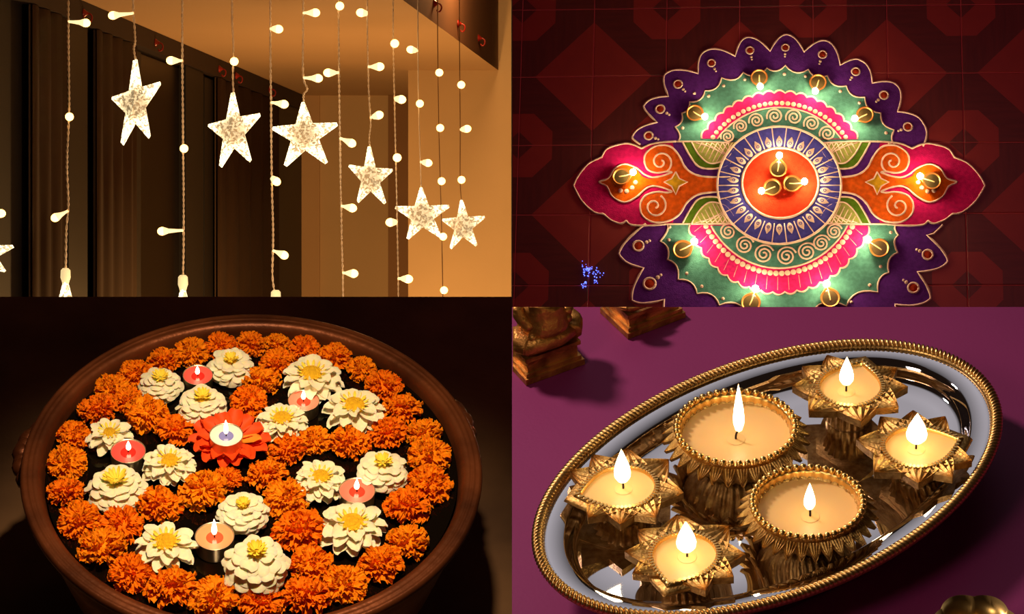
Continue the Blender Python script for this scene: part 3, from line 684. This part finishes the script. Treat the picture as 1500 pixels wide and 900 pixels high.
def petal_grid(l, w, cup, curl, nl=6, nw=4, tipw=.35, wave=0, seed=0, basew=.35, thick=0):
    rnd = random.Random(seed); V = []; F = []
    for i in range(nl + 1):
        t = i / nl; ww = w * (basew + (1 - basew) * math.sin(min(1, t * 1.25) * math.pi / 2)) * (1 if t < .6 else math.sqrt(max(0.0, 1 - (1 - tipw * tipw) * ((t - .6) / .4) ** 2)))
        ph = rnd.random() * 6
        for j in range(nw + 1):
            s = -1 + 2 * j / nw
            V.append((l * t - l * .07 * s * s * max(0, t - .5) * 2, ww * s * .5, cup * w * s * s + curl * l * t * t + wave * l * t * t * math.sin(s * 5 + ph)))
    k = nw + 1
    for i in range(nl):
        for j in range(nw): F.append((i * k + j, (i + 1) * k + j, (i + 1) * k + j + 1, i * k + j + 1))
    return V, F
# marigolds (unit radius)
m_mari = [mat('marigold_orange_%d' % i, c, .75, var=.22, vscale=3.2, spec=.15) for i, c in enumerate((srgb(255, 136, 8), srgb(255, 146, 12), srgb(252, 126, 6)))]
m_calyx = mat('green_calyx', srgb(70, 80, 30), .8)
def marigold_mesh(seed, m):
    rnd = random.Random(seed); b = MB()
    for k, (pol, n, l) in enumerate([(6, 4, .34), (20, 8, .42), (36, 11, .5), (53, 14, .55), (70, 17, .6), (86, 19, .62), (102, 18, .6)]):
        for i in range(n):
            az = 2 * math.pi * (i + rnd.random() * .7) / n; p = R(pol + rnd.uniform(-8, 8)); ll = l * rnd.uniform(.85, 1.15)
            V, F = petal_grid(ll, .30 * rnd.uniform(.85, 1.25), rnd.uniform(-.2, .35), rnd.uniform(-.35, .45), 3, 4, .95, .22, rnd.random(), .3)
            base = .42 if pol > 30 else .3
            M = Matrix.Rotation(az, 4, 'Z') @ Matrix.Rotation(p, 4, 'Y') @ Matrix.Translation((0, 0, base)) @ Matrix.Rotation(-math.pi / 2, 4, 'Y') @ Matrix.Rotation(rnd.uniform(-.5, .5), 4, 'X')
            b.add(V, F, M)
    b.ball((0, 0, 0), .5, 12, 8)
    T_ = Matrix.Rotation(rnd.uniform(-.25, .25), 4, 'X') @ Matrix.Rotation(rnd.uniform(-.25, .25), 4, 'Y')
    for i, v in enumerate(b.V):
        q = T_ @ Vector((v.x, v.y, v.z * .78)); b.V[i] = Vector((q.x, q.y, max(q.z + .30, .004 + .02 * rnd.random())))
    return b.mesh('petals', m, False)
mari = [marigold_mesh(i, m_mari[i % 3]) for i in range(6)]
_c = MB(); _c.lathe([(0, .01), (.2, .01), (.32, .05), (.42, .12), (.3, .2)], 12); calyx = _c.mesh('calyx', m_calyx)
def zb(x, y, r): return .5113 * x, 440 + .5113 * y, .5113 * r
MAR = [(458, 162, 47), (548, 145, 46), (630, 118, 42), (722, 122, 42), (797, 118, 38), (872, 138, 42), (960, 162, 46), (1036, 198, 40), (1100, 247, 52), (1150, 312, 56), (1215, 382, 48), (1110, 380, 52), (1000, 408, 55), (903, 402, 44), (823, 428, 50), (793, 180, 47), (748, 232, 50), (712, 290, 48), (378, 205, 45), (308, 248, 46), (280, 312, 50), (365, 285, 42), (422, 328, 58), (502, 370, 52), (208, 388, 47), (190, 467, 52), (187, 550, 48), (222, 632, 58), (277, 715, 64), (345, 645, 58), (455, 585, 60), (582, 547, 64), (652, 512, 38), (765, 500, 55), (820, 570, 58), (858, 660, 70), (893, 760, 62), (990, 815, 58), (880, 855, 64), (1100, 762, 62), (1165, 695, 58), (1167, 590, 62), (1228, 530, 62), (1230, 447, 57), (370, 790, 58), (490, 825, 70), (612, 862, 66), (748, 872, 62)]
for i, (x, y, r) in enumerate(MAR):
    px, py, pr = zb(x, y, r); h = .4 * pr * BL.scale(px, py)
    s = pr * BL.scale(px, py, WZ) * 1.08
    u, v = BL.uv(px, py, WZ + h); rc = math.hypot(u - BCX, v - BCY) / BR_
    lim = .89 - s / BR_ * .97
    if rc > lim: k = lim / rc; u, v = BCX + (u - BCX) * k, BCY + (v - BCY) * k
    M = BL.M @ Matrix.Translation((u, v, WZ)) @ Matrix.Rotation(random.random() * 6.28, 4, 'Z') @ Matrix.Diagonal((s, s, s, 1))
    rim = rc > .66
    t = thing('marigold', 'ruffled orange marigold floating close to the bowl rim' if rim else 'ruffled orange marigold floating among the white flowers in the middle of the bowl', 'flower', M, 'marigolds along the rim' if rim else 'marigolds in the middle')
    p = ob('petals', mari[i % 6], t); p['kind'] = 'stuff'; ob('calyx', calyx, t)
# white flowers
m_white = mat('cream_petal', srgb(255, 240, 212), .6, var=.05, vscale=4, sss=.5, spec=.25)
m_yc = mat('yellow_centre', srgb(250, 190, 20), .8, var=.15, vscale=8, bump=1, bscale=14)
m_yg = mat('green_yellow_centre', srgb(225, 225, 90), .8, var=.15, vscale=8, bump=1, bscale=14)
m_yr = mat('yellow_petal_base', srgb(250, 225, 70), .7)
def pmesh(name, m, *a, **k): V, F = petal_grid(*a, **k); return me(name, V, F, m)
day_p = [pmesh('petal', m_white, 1, .40 + .05 * i, .2, -.10 - .05 * i, 8, 4, .55, .03, i) for i in range(4)]
den_p = [pmesh('petal', m_white, .50, .44 + .04 * i, -.12, -.12 - .08 * i, 7, 4, .6, .02, i + 9) for i in range(4)]
in_p = [pmesh('inner_petal', m_yr, .34, .10, .3, .1, 4, 2, .5, .1, i + 20) for i in range(3)]
_b = MB(); _b.ball((0, 0, 0), .36, 20, 10, (1, 1, .45)); disc_y = _b.mesh('flower_centre', m_yc); 
_b = MB(); _b.ball((0, 0, 0), .17, 16, 8, (1, 1, .6)); disc_g = _b.mesh('flower_centre', m_yg)
def daisy(px, py, pr, label, seed, n1=13, n2=9, cen=1.0, tilt=(0, 0)):
    rnd = random.Random(seed); s = pr * BL.scale(px, py, WZ) * 1.02
    t = thing('chrysanthemum', label, 'flower', BL.at(px, py, WZ + .47 * s, rnd.random() * 6, tilt) @ Matrix.Diagonal((s, s, s, 1)))
    for n, l, z, el in ((n1, .98, -.05, -2), (n1 - 1, .92, .04, 8), (n2, .72, .11, 22)):
        for i in range(n):
            a = 2 * math.pi * (i + rnd.uniform(-.22, .22)) / n
            M = Matrix.Rotation(a, 4, 'Z') @ Matrix.Translation((.1, 0, z + rnd.uniform(-.02, .02))) @ Matrix.Rotation(-R(el + rnd.uniform(-7, 9)), 4, 'Y') @ Matrix.Rotation(rnd.uniform(-.25, .25), 4, 'X') @ Matrix.Diagonal((l * rnd.uniform(.86, 1.0), rnd.uniform(.9, 1.15), 1, 1))
            ob('petal', rnd.choice(day_p), t, M)
    for i in range(14):
        a = 2 * math.pi * i / 14; ob('inner_petal', in_p[i % 3], t, Matrix.Rotation(a, 4, 'Z') @ Matrix.Translation((.18, 0, .17)) @ Matrix.Rotation(-.35, 4, 'Y'))
    ob('flower_centre', disc_y, t, Matrix.Translation((0, 0, .16)) @ Matrix.Diagonal((cen, cen, 1.1, 1)))
def dense(px, py, pr, label, seed, ball=.62, cen='g', cs=1.0, tilt=(0, 0)):
    rnd = random.Random(seed); s = pr * BL.scale(px, py, WZ) * 1.02
    t = thing('pompon_chrysanthemum', label, 'flower', BL.at(px, py, WZ + (.74 * ball + .085) * s, rnd.random() * 6, tilt) @ Matrix.Diagonal((s, s, s, 1)))
    for k, (pol, n) in enumerate([(98, 13), (84, 14), (70, 14), (56, 13), (42, 11), (29, 8), (17, 5)]):
        for i in range(n):
            a = 2 * math.pi * (i + .5 * (k % 2) + rnd.uniform(-.2, .2)) / n; p = R(pol + rnd.uniform(-5, 5))
            M = Matrix.Diagonal((1, 1, ball, 1)) @ Matrix.Rotation(a, 4, 'Z') @ Matrix.Rotation(p, 4, 'Y') @ Matrix.Translation((-.1, 0, .70 - .012 * k)) @ Matrix.Rotation(-R(rnd.uniform(26, 44)), 4, 'Y') @ Matrix.Rotation(rnd.uniform(-.15, .15), 4, 'X')
            ob('petal', rnd.choice(den_p), t, M)
    for i in range(18):
        a = 2 * math.pi * (i + rnd.random() * .5) / 18; ob('inner_petal', in_p[i % 3], t, Matrix.Rotation(a, 4, 'Z') @ Matrix.Translation((.08 * cs, 0, ball * .80)) @ Matrix.Rotation(-rnd.uniform(.1, .75), 4, 'Y') @ Matrix.Diagonal((1.0 * cs, 1.1, 1, 1)))
    _o = ob('flower_centre', disc_g if cen == 'g' else disc_y, t, Matrix.Translation((0, 0, ball * .70)) @ Matrix.Diagonal((cs * .75, cs * .75, cs * .5, 1)))
    b = MB(); b.ball((0, 0, 0), .66, 16, 10, (1, 1, ball)); b.build('flower_heart', m_white, t)
W = lambda x, y, r: zb(x, y, r)
dense(*W(460, 242, 68), 'white pompon flower with a green centre beside the pink-red candle near the far rim', 1, .5)
dense(*W(662, 190, 74), 'loose white flower with yellow heart close to the far rim', 2, .45, 'y', .8)
dense(*W(580, 300, 78), 'round cream pompon with a yellow heart behind the red gerbera', 3, .5, 'y', .9)
daisy(*W(893, 222, 88), 'large white daisy-like flower touching the pink candle near the far rim', 4)
daisy(*W(1014, 312, 88), 'ragged white flower with pointed petals beside the pink candle near the far rim', 5, 11, 6)
daisy(*W(808, 348, 74), 'small white daisy-like flower between the pink candle and the red gerbera', 6, 14, 8, 1.05)
daisy(*W(314, 388, 68), 'white flower with small yellow centre next to the red candle', 7, 10, 7, .75)
dense(*W(335, 540, 94), 'wide white flower with green-yellow stamens in front of the red candle', 8, .42, 'g', 1.1)
daisy(*W(485, 470, 78), 'white daisy-like flower between the red candle and the red gerbera', 9, 15, 9, 1.0)
daisy(*W(918, 515, 76), 'upright white daisy-like flower beside the pink candle and marigolds', 10, 16, 8, 1.0)
dense(*W(1096, 492, 80), 'dense white rose-like flower with green stamens behind the pink candle', 11, .6, 'g', .9)
dense(*W(697, 610, 80), 'round cream pompon next to the tall-flamed peach candle', 12, .55, 'y', .7)
daisy(*W(475, 705, 94), 'broad torn white flower with orange-yellow centre beside the peach candle', 13, 9, 5, 1.0)
dense(*W(735, 765, 100), 'largest ball-shaped white flower in front of the peach candle', 14, .82, 'y', .8)
daisy(*W(1010, 650, 96), 'white daisy-like flower with long petals in front of the pink candle', 15, 12, 7, 1.05)
# gerbera
m_ger = mat('red_gerbera', srgb(240, 80, 24), .6, var=.12, vscale=5, spec=.25); m_stripe = mat('orange_yellow_petal', srgb(248, 150, 40), .6)
gx, gy, gr = zb(657, 408, 118); s = gr * BL.scale(gx, gy, WZ)
t = thing('gerbera', 'flat red-orange gerbera floating under the white candle in the middle of the bowl', 'flower', BL.at(gx, gy, WZ + .010, 0) @ Matrix.Diagonal((s, s, s, 1)))
ger_p = [pmesh('petal', m_ger, 1, .34 + .04 * i, .26, .02 + .03 * i, 8, 4, .55, .02, 40 + i) for i in range(3)]
ger_s = me('petal', *petal_grid(1, .3, .2, .06, 6, 4, .4, .02, 77), m_stripe)
rnd = random.Random(3)
for k, n, l, el in ((0, 14, 1.0, 2), (1, 11, .86, 9)):
    for i in range(n):
        a = 2 * math.pi * (i + .4 * k + rnd.uniform(-.2, .2)) / n
        ob('petal', ger_s if (k == 1 and i == 10) else rnd.choice(ger_p), t, Matrix.Rotation(a, 4, 'Z') @ Matrix.Translation((.06, 0, .02 + .03 * k)) @ Matrix.Rotation(-R(el + rnd.uniform(-2, 5)), 4, 'Y') @ Matrix.Diagonal((l * rnd.uniform(.88, .97), 1.1, 1, 1)))
b = MB(); b.ball((0, 0, .03), .28, 16, 8, (1, 1, .3)); b.build('flower_centre', m_ger, t)
# tea lights
m_alu = mat('aluminium_cup', srgb(225, 205, 175), .28, .85)
m_fl_bl = flame_mat('tea_flame', (1, .82, .5), 9)
def tealight(px, py, pr, wax, pool, label, z0, fh):
    s = pr * BL.scale(px, py, WZ); H = .98 * s
    t = thing('tea_light', label, 'candle', BL.at(px, py, z0 + H, random.random() * 6) @ Matrix.Translation((0, 0, -H)))
    b = MB(); b.lathe([(0, 0), (.93 * s, 0), (.96 * s, .05 * s), (.97 * s, H - .02 * s), (1.0 * s, H), (.985 * s, H + .012 * s), (.955 * s, H), (.94 * s, H - .1 * s)], 40); b.build('cup', m_alu, t)
    b = MB(); b.lathe([(0, H - .13 * s), (.5 * s, H - .12 * s), (.948 * s, H - .08 * s)], 36); b.build('wax', mat('wax', wax, .45, sss=.0), t)
    b = MB(); b.lathe([(0, H - .112 * s), (.3 * s, H - .112 * s), (.44 * s, H - .121 * s)], 28); b.build('melted_wax', mat('melted_wax', pool, .12), t)
    b = MB(); b.tube([(0, 0, H - .12 * s), (.01 * s, 0, H + .04 * s), (.05 * s, 0, H + .13 * s)], .035 * s, 6); wk = b.build('wick', m_wick, t)
    b = MB(); b.lathe(flame_prof(fh * s, .14 * s), 14, Matrix.Translation((.03 * s, 0, H + .08 * s))); b.build('flame', m_fl_bl, wk)
pk1 = srgb(232, 104, 92); pk2 = srgb(214, 40, 34)
tealight(*zb(567, 214, 43), srgb(226, 84, 76), pk2, 'red wax tea light between two white flowers near the far rim', WZ + .0006, .75)
tealight(*zb(870, 287, 45), srgb(240, 140, 118), srgb(226, 70, 50), 'pale pink tea light wedged between three white flowers', WZ + .0006, .8)
tealight(*zb(367, 432, 50), srgb(230, 76, 72), pk2, 'red wax tea light beside white flowers near the bowl handle side', WZ + .0006, .7)
tealight(*zb(1023, 545, 52), srgb(236, 118, 100), srgb(222, 60, 44), 'pink tea light between white flowers with a slanting flame', WZ + .0006, .8)
tealight(*zb(615, 676, 56), srgb(238, 150, 104), srgb(236, 86, 56), 'peach tea light with the tallest red-lit flame beside the ball-shaped flower', WZ + .0006, 1.15)
tealight(*zb(648, 385, 48), srgb(226, 220, 215), srgb(120, 120, 190), 'white tea light with blue melted wax standing on the red gerbera', WZ + .014, 1.15)

# ================================================================== TRAY
m_silver = mat('polished_silver', srgb(225, 222, 228), .035, 1.0)
m_gold = mat('gold_edge', srgb(222, 176, 108), .35, 1.0)
m_brass = mat('antique_brass', srgb(222, 178, 104), .45, 1.0, col2=srgb(168, 118, 60), vscale=160, bump=.25, bscale=500)
m_brass2 = mat('bright_brass', srgb(232, 188, 112), .33, 1.0)
TA, TB_, TANG = .2213, .1387, R(41.73)
TM = BR.M @ Matrix.Translation((.0035, -.0013, 0)) @ Matrix.Rotation(TANG, 4, 'Z')
tray = thing('oval_tray', 'oval polished silver tray with a gold rope edge on the purple table', 'tray', TM @ Matrix.Translation((0, 0, ZT)))
def oval(mbv, prof, n=160):
    V = []; F = []; k = len(prof)
    for i in range(n):
        a = 2 * math.pi * i / n
        for off, z in prof: V.append(((TA + off) * math.cos(a), (TB_ + off) * math.sin(a), z - ZT))
    for i in range(n):
        for j in range(k - 1): p, q = i * k + j, ((i + 1) % n) * k + j; F.append((p, q, q + 1, p + 1))
    mbv.add(V, F); return V, k
WB = -.016
b = MB(); V, k = oval(b, [(-.003, -.004), (-.004, -.0005), (-.012, -.001), (-.0245, -.002), (-.0268, -.004), (-.0305, -.011), (-.033, WB + .001), (-.036, WB), (-.06, WB), (-.09, WB)])
b.F.append(tuple(i * k + k - 1 for i in range(160))); b.build('tray_plate', m_silver, tray)
b = MB(); V, k = oval(b, [(-.003, -.004), (-.006, -.007), (-.026, -.010), (-.034, -.020), (-.04, -.022), (-.04, ZT + .0015), (-.046, ZT + .0005), (-.046, -.022), (-.09, -.022)])
b.F.append(tuple(i * k + k - 1 for i in range(160))[::-1]); b.build('tray_foot', m_silver, tray)
b = MB(); oval(b, [(-.009, -.0005), (-.0085, .0015), (-.006, .002), (-.002, .001), (-.001, -.003), (-.004, -.004)]); b.build('rim_band', m_gold, tray)
# rope edge: each ridge of its own
_b = MB(); _b.ball((0, 0, 0), 1, 8, 5, (.0022, .0058, .0042)); ridge = _b.mesh('rope_ridge', m_gold)
L_ = [0]; NN = 4000; pts = [((TA - .004) * math.cos(2 * math.pi * i / NN), (TB_ - .004) * math.sin(2 * math.pi * i / NN)) for i in range(NN + 1)]
for i in range(NN): L_.append(L_[-1] + math.dist(pts[i], pts[i + 1]))
NR = 280; j = 0
for i in range(NR):
    w = L_[-1] * i / NR
    while L_[j + 1] < w: j += 1
    x, y = pts[j]; a = math.atan2(pts[j + 1][1] - y, pts[j + 1][0] - x)
    ob('rope_ridge', ridge, tray, Matrix.Translation((x, y, .0012 - ZT)) @ Matrix.Rotation(a, 4, 'Z') @ Matrix.Rotation(R(28), 4, 'Z'))
# candles
m_waxb = mat('honey_wax', srgb(252, 198, 122), .4, sss=.35)
m_fl_br = flame_mat('candle_flame', (1, .8, .45), 6.5)
def wick_flame(t, x, y, z, h, r, bend):
    b = MB(); b.tube(spline([(x, y, z - .002), (x, y, z + .004), (x + bend * .3, y, z + .008), (x + bend, y, z + .0115)], 4), .0009, 6); wk = b.build('wick', m_wick, t)
    b = MB(); b.lathe(flame_prof(h, r), 16, Matrix.Translation((x + bend * .6, y, z + .0075))); b.build('flame', m_fl_br, wk)
    b = MB(); b.lathe([(0, z + .0009), (.004, z + .0007), (.0075, z + .0003)], 20, Matrix.Translation((x, y, 0))); b.build('melted_wax', m_waxb, t)
def leaf(l, w, th, nr=4, tp=1.7):
    """pointed leaf along +x with raised ribs, drooping a little"""
    V = []; F = []; nl, nw = 6, 2 * nr
    for i in range(nl + 1):
        t_ = i / nl; ww = w * (1 - t_ ** tp) + .0003
        for j in range(nw + 1):
            s = -1 + 2 * j / nw; V.append((l * t_, ww * s, (th * .28 if j % 2 == 0 else 0)))
    k = nw + 1; n0 = len(V)
    V += [(x, y, -th) for x, y, z in V]
    for i in range(nl):
        for j in range(nw):
            F.append((i * k + j, (i + 1) * k + j, (i + 1) * k + j + 1, i * k + j + 1)); F.append((n0 + i * k + j, n0 + i * k + j + 1, n0 + (i + 1) * k + j + 1, n0 + (i + 1) * k + j))
    for i in range(nl):
        F.append((i * k, n0 + i * k, n0 + (i + 1) * k, (i + 1) * k)); F.append((i * k + nw, (i + 1) * k + nw, n0 + (i + 1) * k + nw, n0 + i * k + nw))
    for j in range(nw): F.append((nl * k + j, n0 + nl * k + j, n0 + nl * k + j + 1, nl * k + j + 1))
    return V, F
def round_holder(px, py, pr, H, label, fh, bend, foff):
    z = WB + H; s = pr * BR.scale(px, py, z); u, v = BR.uv(px, py, z)
    t = thing('candle_holder', label, 'candle holder', BR.M @ Matrix.Translation((u, v, WB)))
    def ribs(a, j, q, zz): return q * (1 + .035 * math.cos(a * 34) * (1 if 0 < j < 5 else 0))
    b = MB(); b.lathe([(0, .0004), (.56 * s, .0004), (.62 * s, .003), (.74 * s, H * .3), (.84 * s, H * .62), (.93 * s, H * .85), (1.02 * s, H - .003), (1.03 * s, H)], 136, None, ribs); b.build('holder_body', m_brass, t)
    b = MB(); b.lathe([(1.03 * s, H), (.96 * s, H + .001), (.93 * s, H - .0015), (.925 * s, H - .012)], 144, None, lambda a, j, q, zz: q * (1 - (.018 if (j >= 2 and math.cos(a * 36) > .75) else 0))); b.build('inner_collar', m_brass2, t)
    bd = MB(); bd.ball((0, 0, 0), .0030, 10, 7); bd = bd.mesh('bead', m_brass2)
    n = 46
    for i in range(n):
        a = 2 * math.pi * i / n; ob('bead', bd, t, Matrix.Translation((.995 * s * math.cos(a), .995 * s * math.sin(a), H + .002)))
    lv = me('leaf', *leaf(.0145, .0047, .0024), m_brass, False); n = 32
    for i in range(n):
        a = 2 * math.pi * (i + .5) / n; ob('leaf', lv, t, Matrix.Rotation(a, 4, 'Z') @ Matrix.Translation((1.0 * s, 0, H - .003)) @ Matrix.Rotation(R(34), 4, 'Y'))
    lv2 = me('leaf', *leaf(.0125, .0045, .0015), m_brass, False); n = 26
    for i in range(n):
        a = 2 * math.pi * i / n; ob('leaf', lv2, t, Matrix.Rotation(a, 4, 'Z') @ Matrix.Translation((.95 * s, 0, H - .010)) @ Matrix.Rotation(R(62), 4, 'Y'))
    b = MB(); b.lathe([(0, H - .0085), (.5 * s, H - .0083), (.915 * s, H - .0075)], 64); b.build('wax', m_waxb, t)
    wick_flame(t, foff[0], foff[1], H - .0084, fh, .0046, bend)
round_holder(1078, 628, 87, .037, 'large round brass candle holder with beaded rim and the tallest flame', .050, .004, (0, -.004))
round_holder(1183, 738, 81, .034, 'round brass candle holder with beaded rim and a short flame in the tray middle', .027, -.001, (.002, -.006))
def tear(a, r0, tip): a = abs((a + math.pi) % (2 * math.pi) - math.pi); return r0 * (1 + tip * math.exp(-a / .38))
def leaf_holder(px, py, pr, lipx, lipy, H, label, fh, fr, bend, foff=(0, 0)):
    z = WB + H; s = pr * BR.scale(px, py, z); u, v = BR.uv(px, py, z)
    t = thing('leaf_candle_holder', label, 'candle holder', BR.M @ Matrix.Translation((u, v, WB)) @ Matrix.Rotation(BR.ang(px, py, lipx, lipy, z), 4, 'Z'))
    b = MB(); b.lathe([(0, .0002), (.41 * s, .0002), (.41 * s, .0025), (.40 * s, H * .3), (.38 * s, H * .55), (.45 * s, H * .82), (.5 * s, H - .003)], 120, None, lambda a, j, q, zz: q * (1 + (.06 * math.cos(a * 20) if 1 < j < 6 else 0))); b.build('pedestal', m_brass, t)
    ro = lambda a: tear(a, .63 * s, .42)
    b = MB(); b.lathe([(0, H - .0055), (1, H - .0055), (1, H), (.9, H + .0012), (.86, H), (.845, H - .006)], 96, None, lambda a, j, q, zz: q * ro(a) if q > 0 else 0); b.build('plate_rim', m_brass2, t)
    b = MB(); b.lathe([(0, H - .0056), (1.16, H - .0056), (1.2, H - .004), (1.16, H - .0012), (.95, H - .0012)], 96, None, lambda a, j, q, zz: q * ro(a) if q > 0 else 0); b.build('plate', m_brass, t)
    # notches round the wax
    nb = MB(); n = 54
    for i in range(n):
        a = 2 * math.pi * i / n; r = ro(a) * .93; nb.box((-.0019, -.0008, 0), (.0019, .0008, .0016), Matrix.Translation((r * math.cos(a), r * math.sin(a), H)) @ Matrix.Rotation(a, 4, 'Z'))
    nb.build('rim_notches', m_brass2, t, None, False)['kind'] = 'stuff'
    for a, l, w in [(R(d), l, w) for d, l, w in ((40, 1.04, .30), (-40, 1.04, .30), (73, 1.05, .33), (-73, 1.05, .33), (108, 1.05, .38), (-108, 1.05, .38), (153, 1.07, .42), (-153, 1.07, .42))]:
        r0 = ro(a) * .95; V, F = leaf(l * s - r0, w * s, .0052, 5, 1.25)
        ob('leaf', me('leaf', V, F, m_brass, False), t, Matrix.Rotation(a, 4, 'Z') @ Matrix.Translation((r0, 0, H - .0005)))
    b = MB(); b.lathe([(0, H - .0028), (.5, H - .0027), (.87, H - .0022)], 72, None, lambda a, j, q, zz: q * ro(a)); b.build('wax', m_waxb, t)
    wick_flame(t, foff[0], foff[1], H - .0028, fh, fr, bend)
leaf_holder(913, 713, 84, 832, 728, .026, 'leaf-shaped brass candle holder at the narrow end of the tray, lip pointing to the edge', .034, .0068, .0005)
leaf_holder(1245, 567, 80, 1268, 520, .034, 'leaf-shaped brass candle holder by the far rope edge of the tray', .029, .006, 0, (-.004, .002))
leaf_holder(1342, 655, 82, 1422, 640, .026, 'leaf-shaped brass candle holder with a fat round flame at the broad end of the tray', .030, .0085, 0, (0, 0))
leaf_holder(1003, 812, 84, 970, 872, .0235, 'leaf-shaped brass candle holder by the near rope edge of the tray', .030, .0078, .002, (0, .002))

# ------------------------------------------------------------------ idol bases and the brass dish
m_idol = mat('old_gold_idol', srgb(222, 156, 74), .42, .7, col2=srgb(140, 86, 36), vscale=60, bump=.5, bscale=120)
def clip_me(d, Mw):
    """cut a mesh where the table ends: at its far edge line and at the divider"""
    import bmesh
    bm = bmesh.new(); bm.from_mesh(d); inv = Mw.inverted()
    n1 = UP.copy()                                   # keep what lies below the sight line over the far edge
    for co, no in ((CAM, UP), (CAM + RT * .0006, -RT)):
        c = inv @ co; nn = (inv.to_3x3() @ no).normalized()
        r = bmesh.ops.bisect_plane(bm, geom=bm.verts[:] + bm.edges[:] + bm.faces[:], plane_co=c, plane_no=nn, clear_outer=True)
        ed = [e for e in r['geom_cut'] if isinstance(e, bmesh.types.BMEdge)]
        if ed:
            try: bmesh.ops.contextual_create(bm, geom=ed) if False else bmesh.ops.holes_fill(bm, edges=ed)
            except Exception: pass
    bm.to_mesh(d); bm.free(); d.update()
def idol(px, py, rot, w, dp, hs, label, figure):
    u, v = BR.uv(px, py, ZT); M = BR.M @ Matrix.Translation((u, v, ZT)) @ Matrix.Rotation(rot, 4, 'Z')
    t = thing('idol', label, 'figurine', M)
    b = MB(); z = .0004
    for k, (e, h) in enumerate(((0, .006), (-.002, .004), (-.0045, hs), (-.002, .004))):
        pw_ = [(e * -1, e * -1), (w + e, -e), (w + e, dp + e), (-e, dp + e)]
        b.hexa([Vector((x, y, z)) for x, y in pw_][::1], [Vector((x, y, z + h)) for x, y in pw_]); z += h
    d = b.mesh('plinth', m_idol, False); clip_me(d, M); ob('plinth', d, t)
    if figure:
        b = MB(); cx, cy = w * .5, dp * .5
        b.ball((cx, cy, z + .016), 1, 16, 10, (w * .36, dp * .36, .02))
        d = b.mesh('seated_body', m_idol); 
        # crossed legs, robe folds and arms
        b.tube(spline([(w * .1, dp * .2, z + .008), (w * .3, dp * .06, z + .013), (w * .6, dp * .08, z + .012), (w * .85, dp * .22, z + .01)], 5), [.009] * 16, 10)
        b.tube(spline([(w * .12, dp * .5, z + .012), (w * .05, dp * .35, z + .012), (w * .15, dp * .15, z + .010)], 5), .010, 10)
        b.tube(spline([(w * .85, dp * .5, z + .014), (w * .96, dp * .35, z + .014), (w * .85, dp * .12, z + .010)], 5), .010, 10)
        b.tube(spline([(w * .5, dp * .3, z + .02), (w * .48, dp * .35, z + .05), (w * .5, dp * .4, z + .09)], 5), [.022, .022, .021, .02, .02, .02, .019, .018, .018, .018, .018], 12)
        for q in range(9): b.ball((w * (.2 + .075 * q), dp * (.1 + .02 * (q % 3)), z + .02 + .006 * math.sin(q)), .005, 8, 5)
        b.tube(spline([(w * .25, dp * .5, z + .065), (w * .08, dp * .35, z + .045), (w * .2, dp * .18, z + .028)], 5), .006, 8)
        b.tube(spline([(w * .75, dp * .5, z + .065), (w * .95, dp * .35, z + .045), (w * .8, dp * .2, z + .03)], 5), .006, 8)
        d = b.mesh('seated_body', m_idol); clip_me(d, M); ob('seated_body', d, t)
idol(771, 566, BR.ang(771, 566, 861, 533, ZT), .060, .05, .012, 'seated old-gold idol on a stepped square plinth, cut at the divider', True)
idol(920, 498, BR.ang(920, 498, 1012, 463, ZT), .062, .05, .010, 'old-gold idol plinth standing farther back on the purple table', True)
u, v = BR.uv(1428, 935, ZT + .02); s = 62 * BR.scale(1428, 935)
t = thing('scalloped_dish', 'small scalloped brass dish at the near corner of the purple table', 'dish', BR.M @ Matrix.Translation((u, v, ZT + .0004)))
b = MB(); b.lathe([(0, 0), (.5 * s, 0), (.62 * s, .006), (.85 * s, .02), (1.0 * s, .034), (.97 * s, .036), (.8 * s, .022), (.5 * s, .010), (0, .008)], 96, None, lambda a, j, q, z: q * (1 + (.12 * abs(math.cos(a * 3)) - .06 if 2 < j < 7 else 0))); b.build('dish_body', m_brass2, t)
b = MB(); b.lathe([(0, .016), (.16 * s, .015), (.22 * s, .011), (.25 * s, .008)], 20); b.build('dish_boss', m_brass2, t)

# blue reflection on the tiles, imitated by tiny glowing beads
m_blue = mat('blue_glint_glow', (.2, .3, 1), .3, emit=(.08, .13, 1), es=4)
_b = MB(); _b.ball((0, 0, 0), 1, 8, 5); bl_m = _b.mesh('blue_glint', m_blue)
t = thing('blue_glints', 'blue reflection imitated by tiny glowing beads on the red tiles beside the rangoli', 'reflection beads', TR.at(866, 404, .0005))
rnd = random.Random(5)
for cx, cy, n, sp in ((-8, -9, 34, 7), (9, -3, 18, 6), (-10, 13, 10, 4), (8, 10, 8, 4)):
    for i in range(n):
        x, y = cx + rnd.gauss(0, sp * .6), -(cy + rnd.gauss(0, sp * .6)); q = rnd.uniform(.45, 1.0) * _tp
        ob('blue_glint', bl_m, t, Matrix.Translation((x * _tp, y * _tp, q)) @ Matrix.Diagonal((q, q, q, 1)))
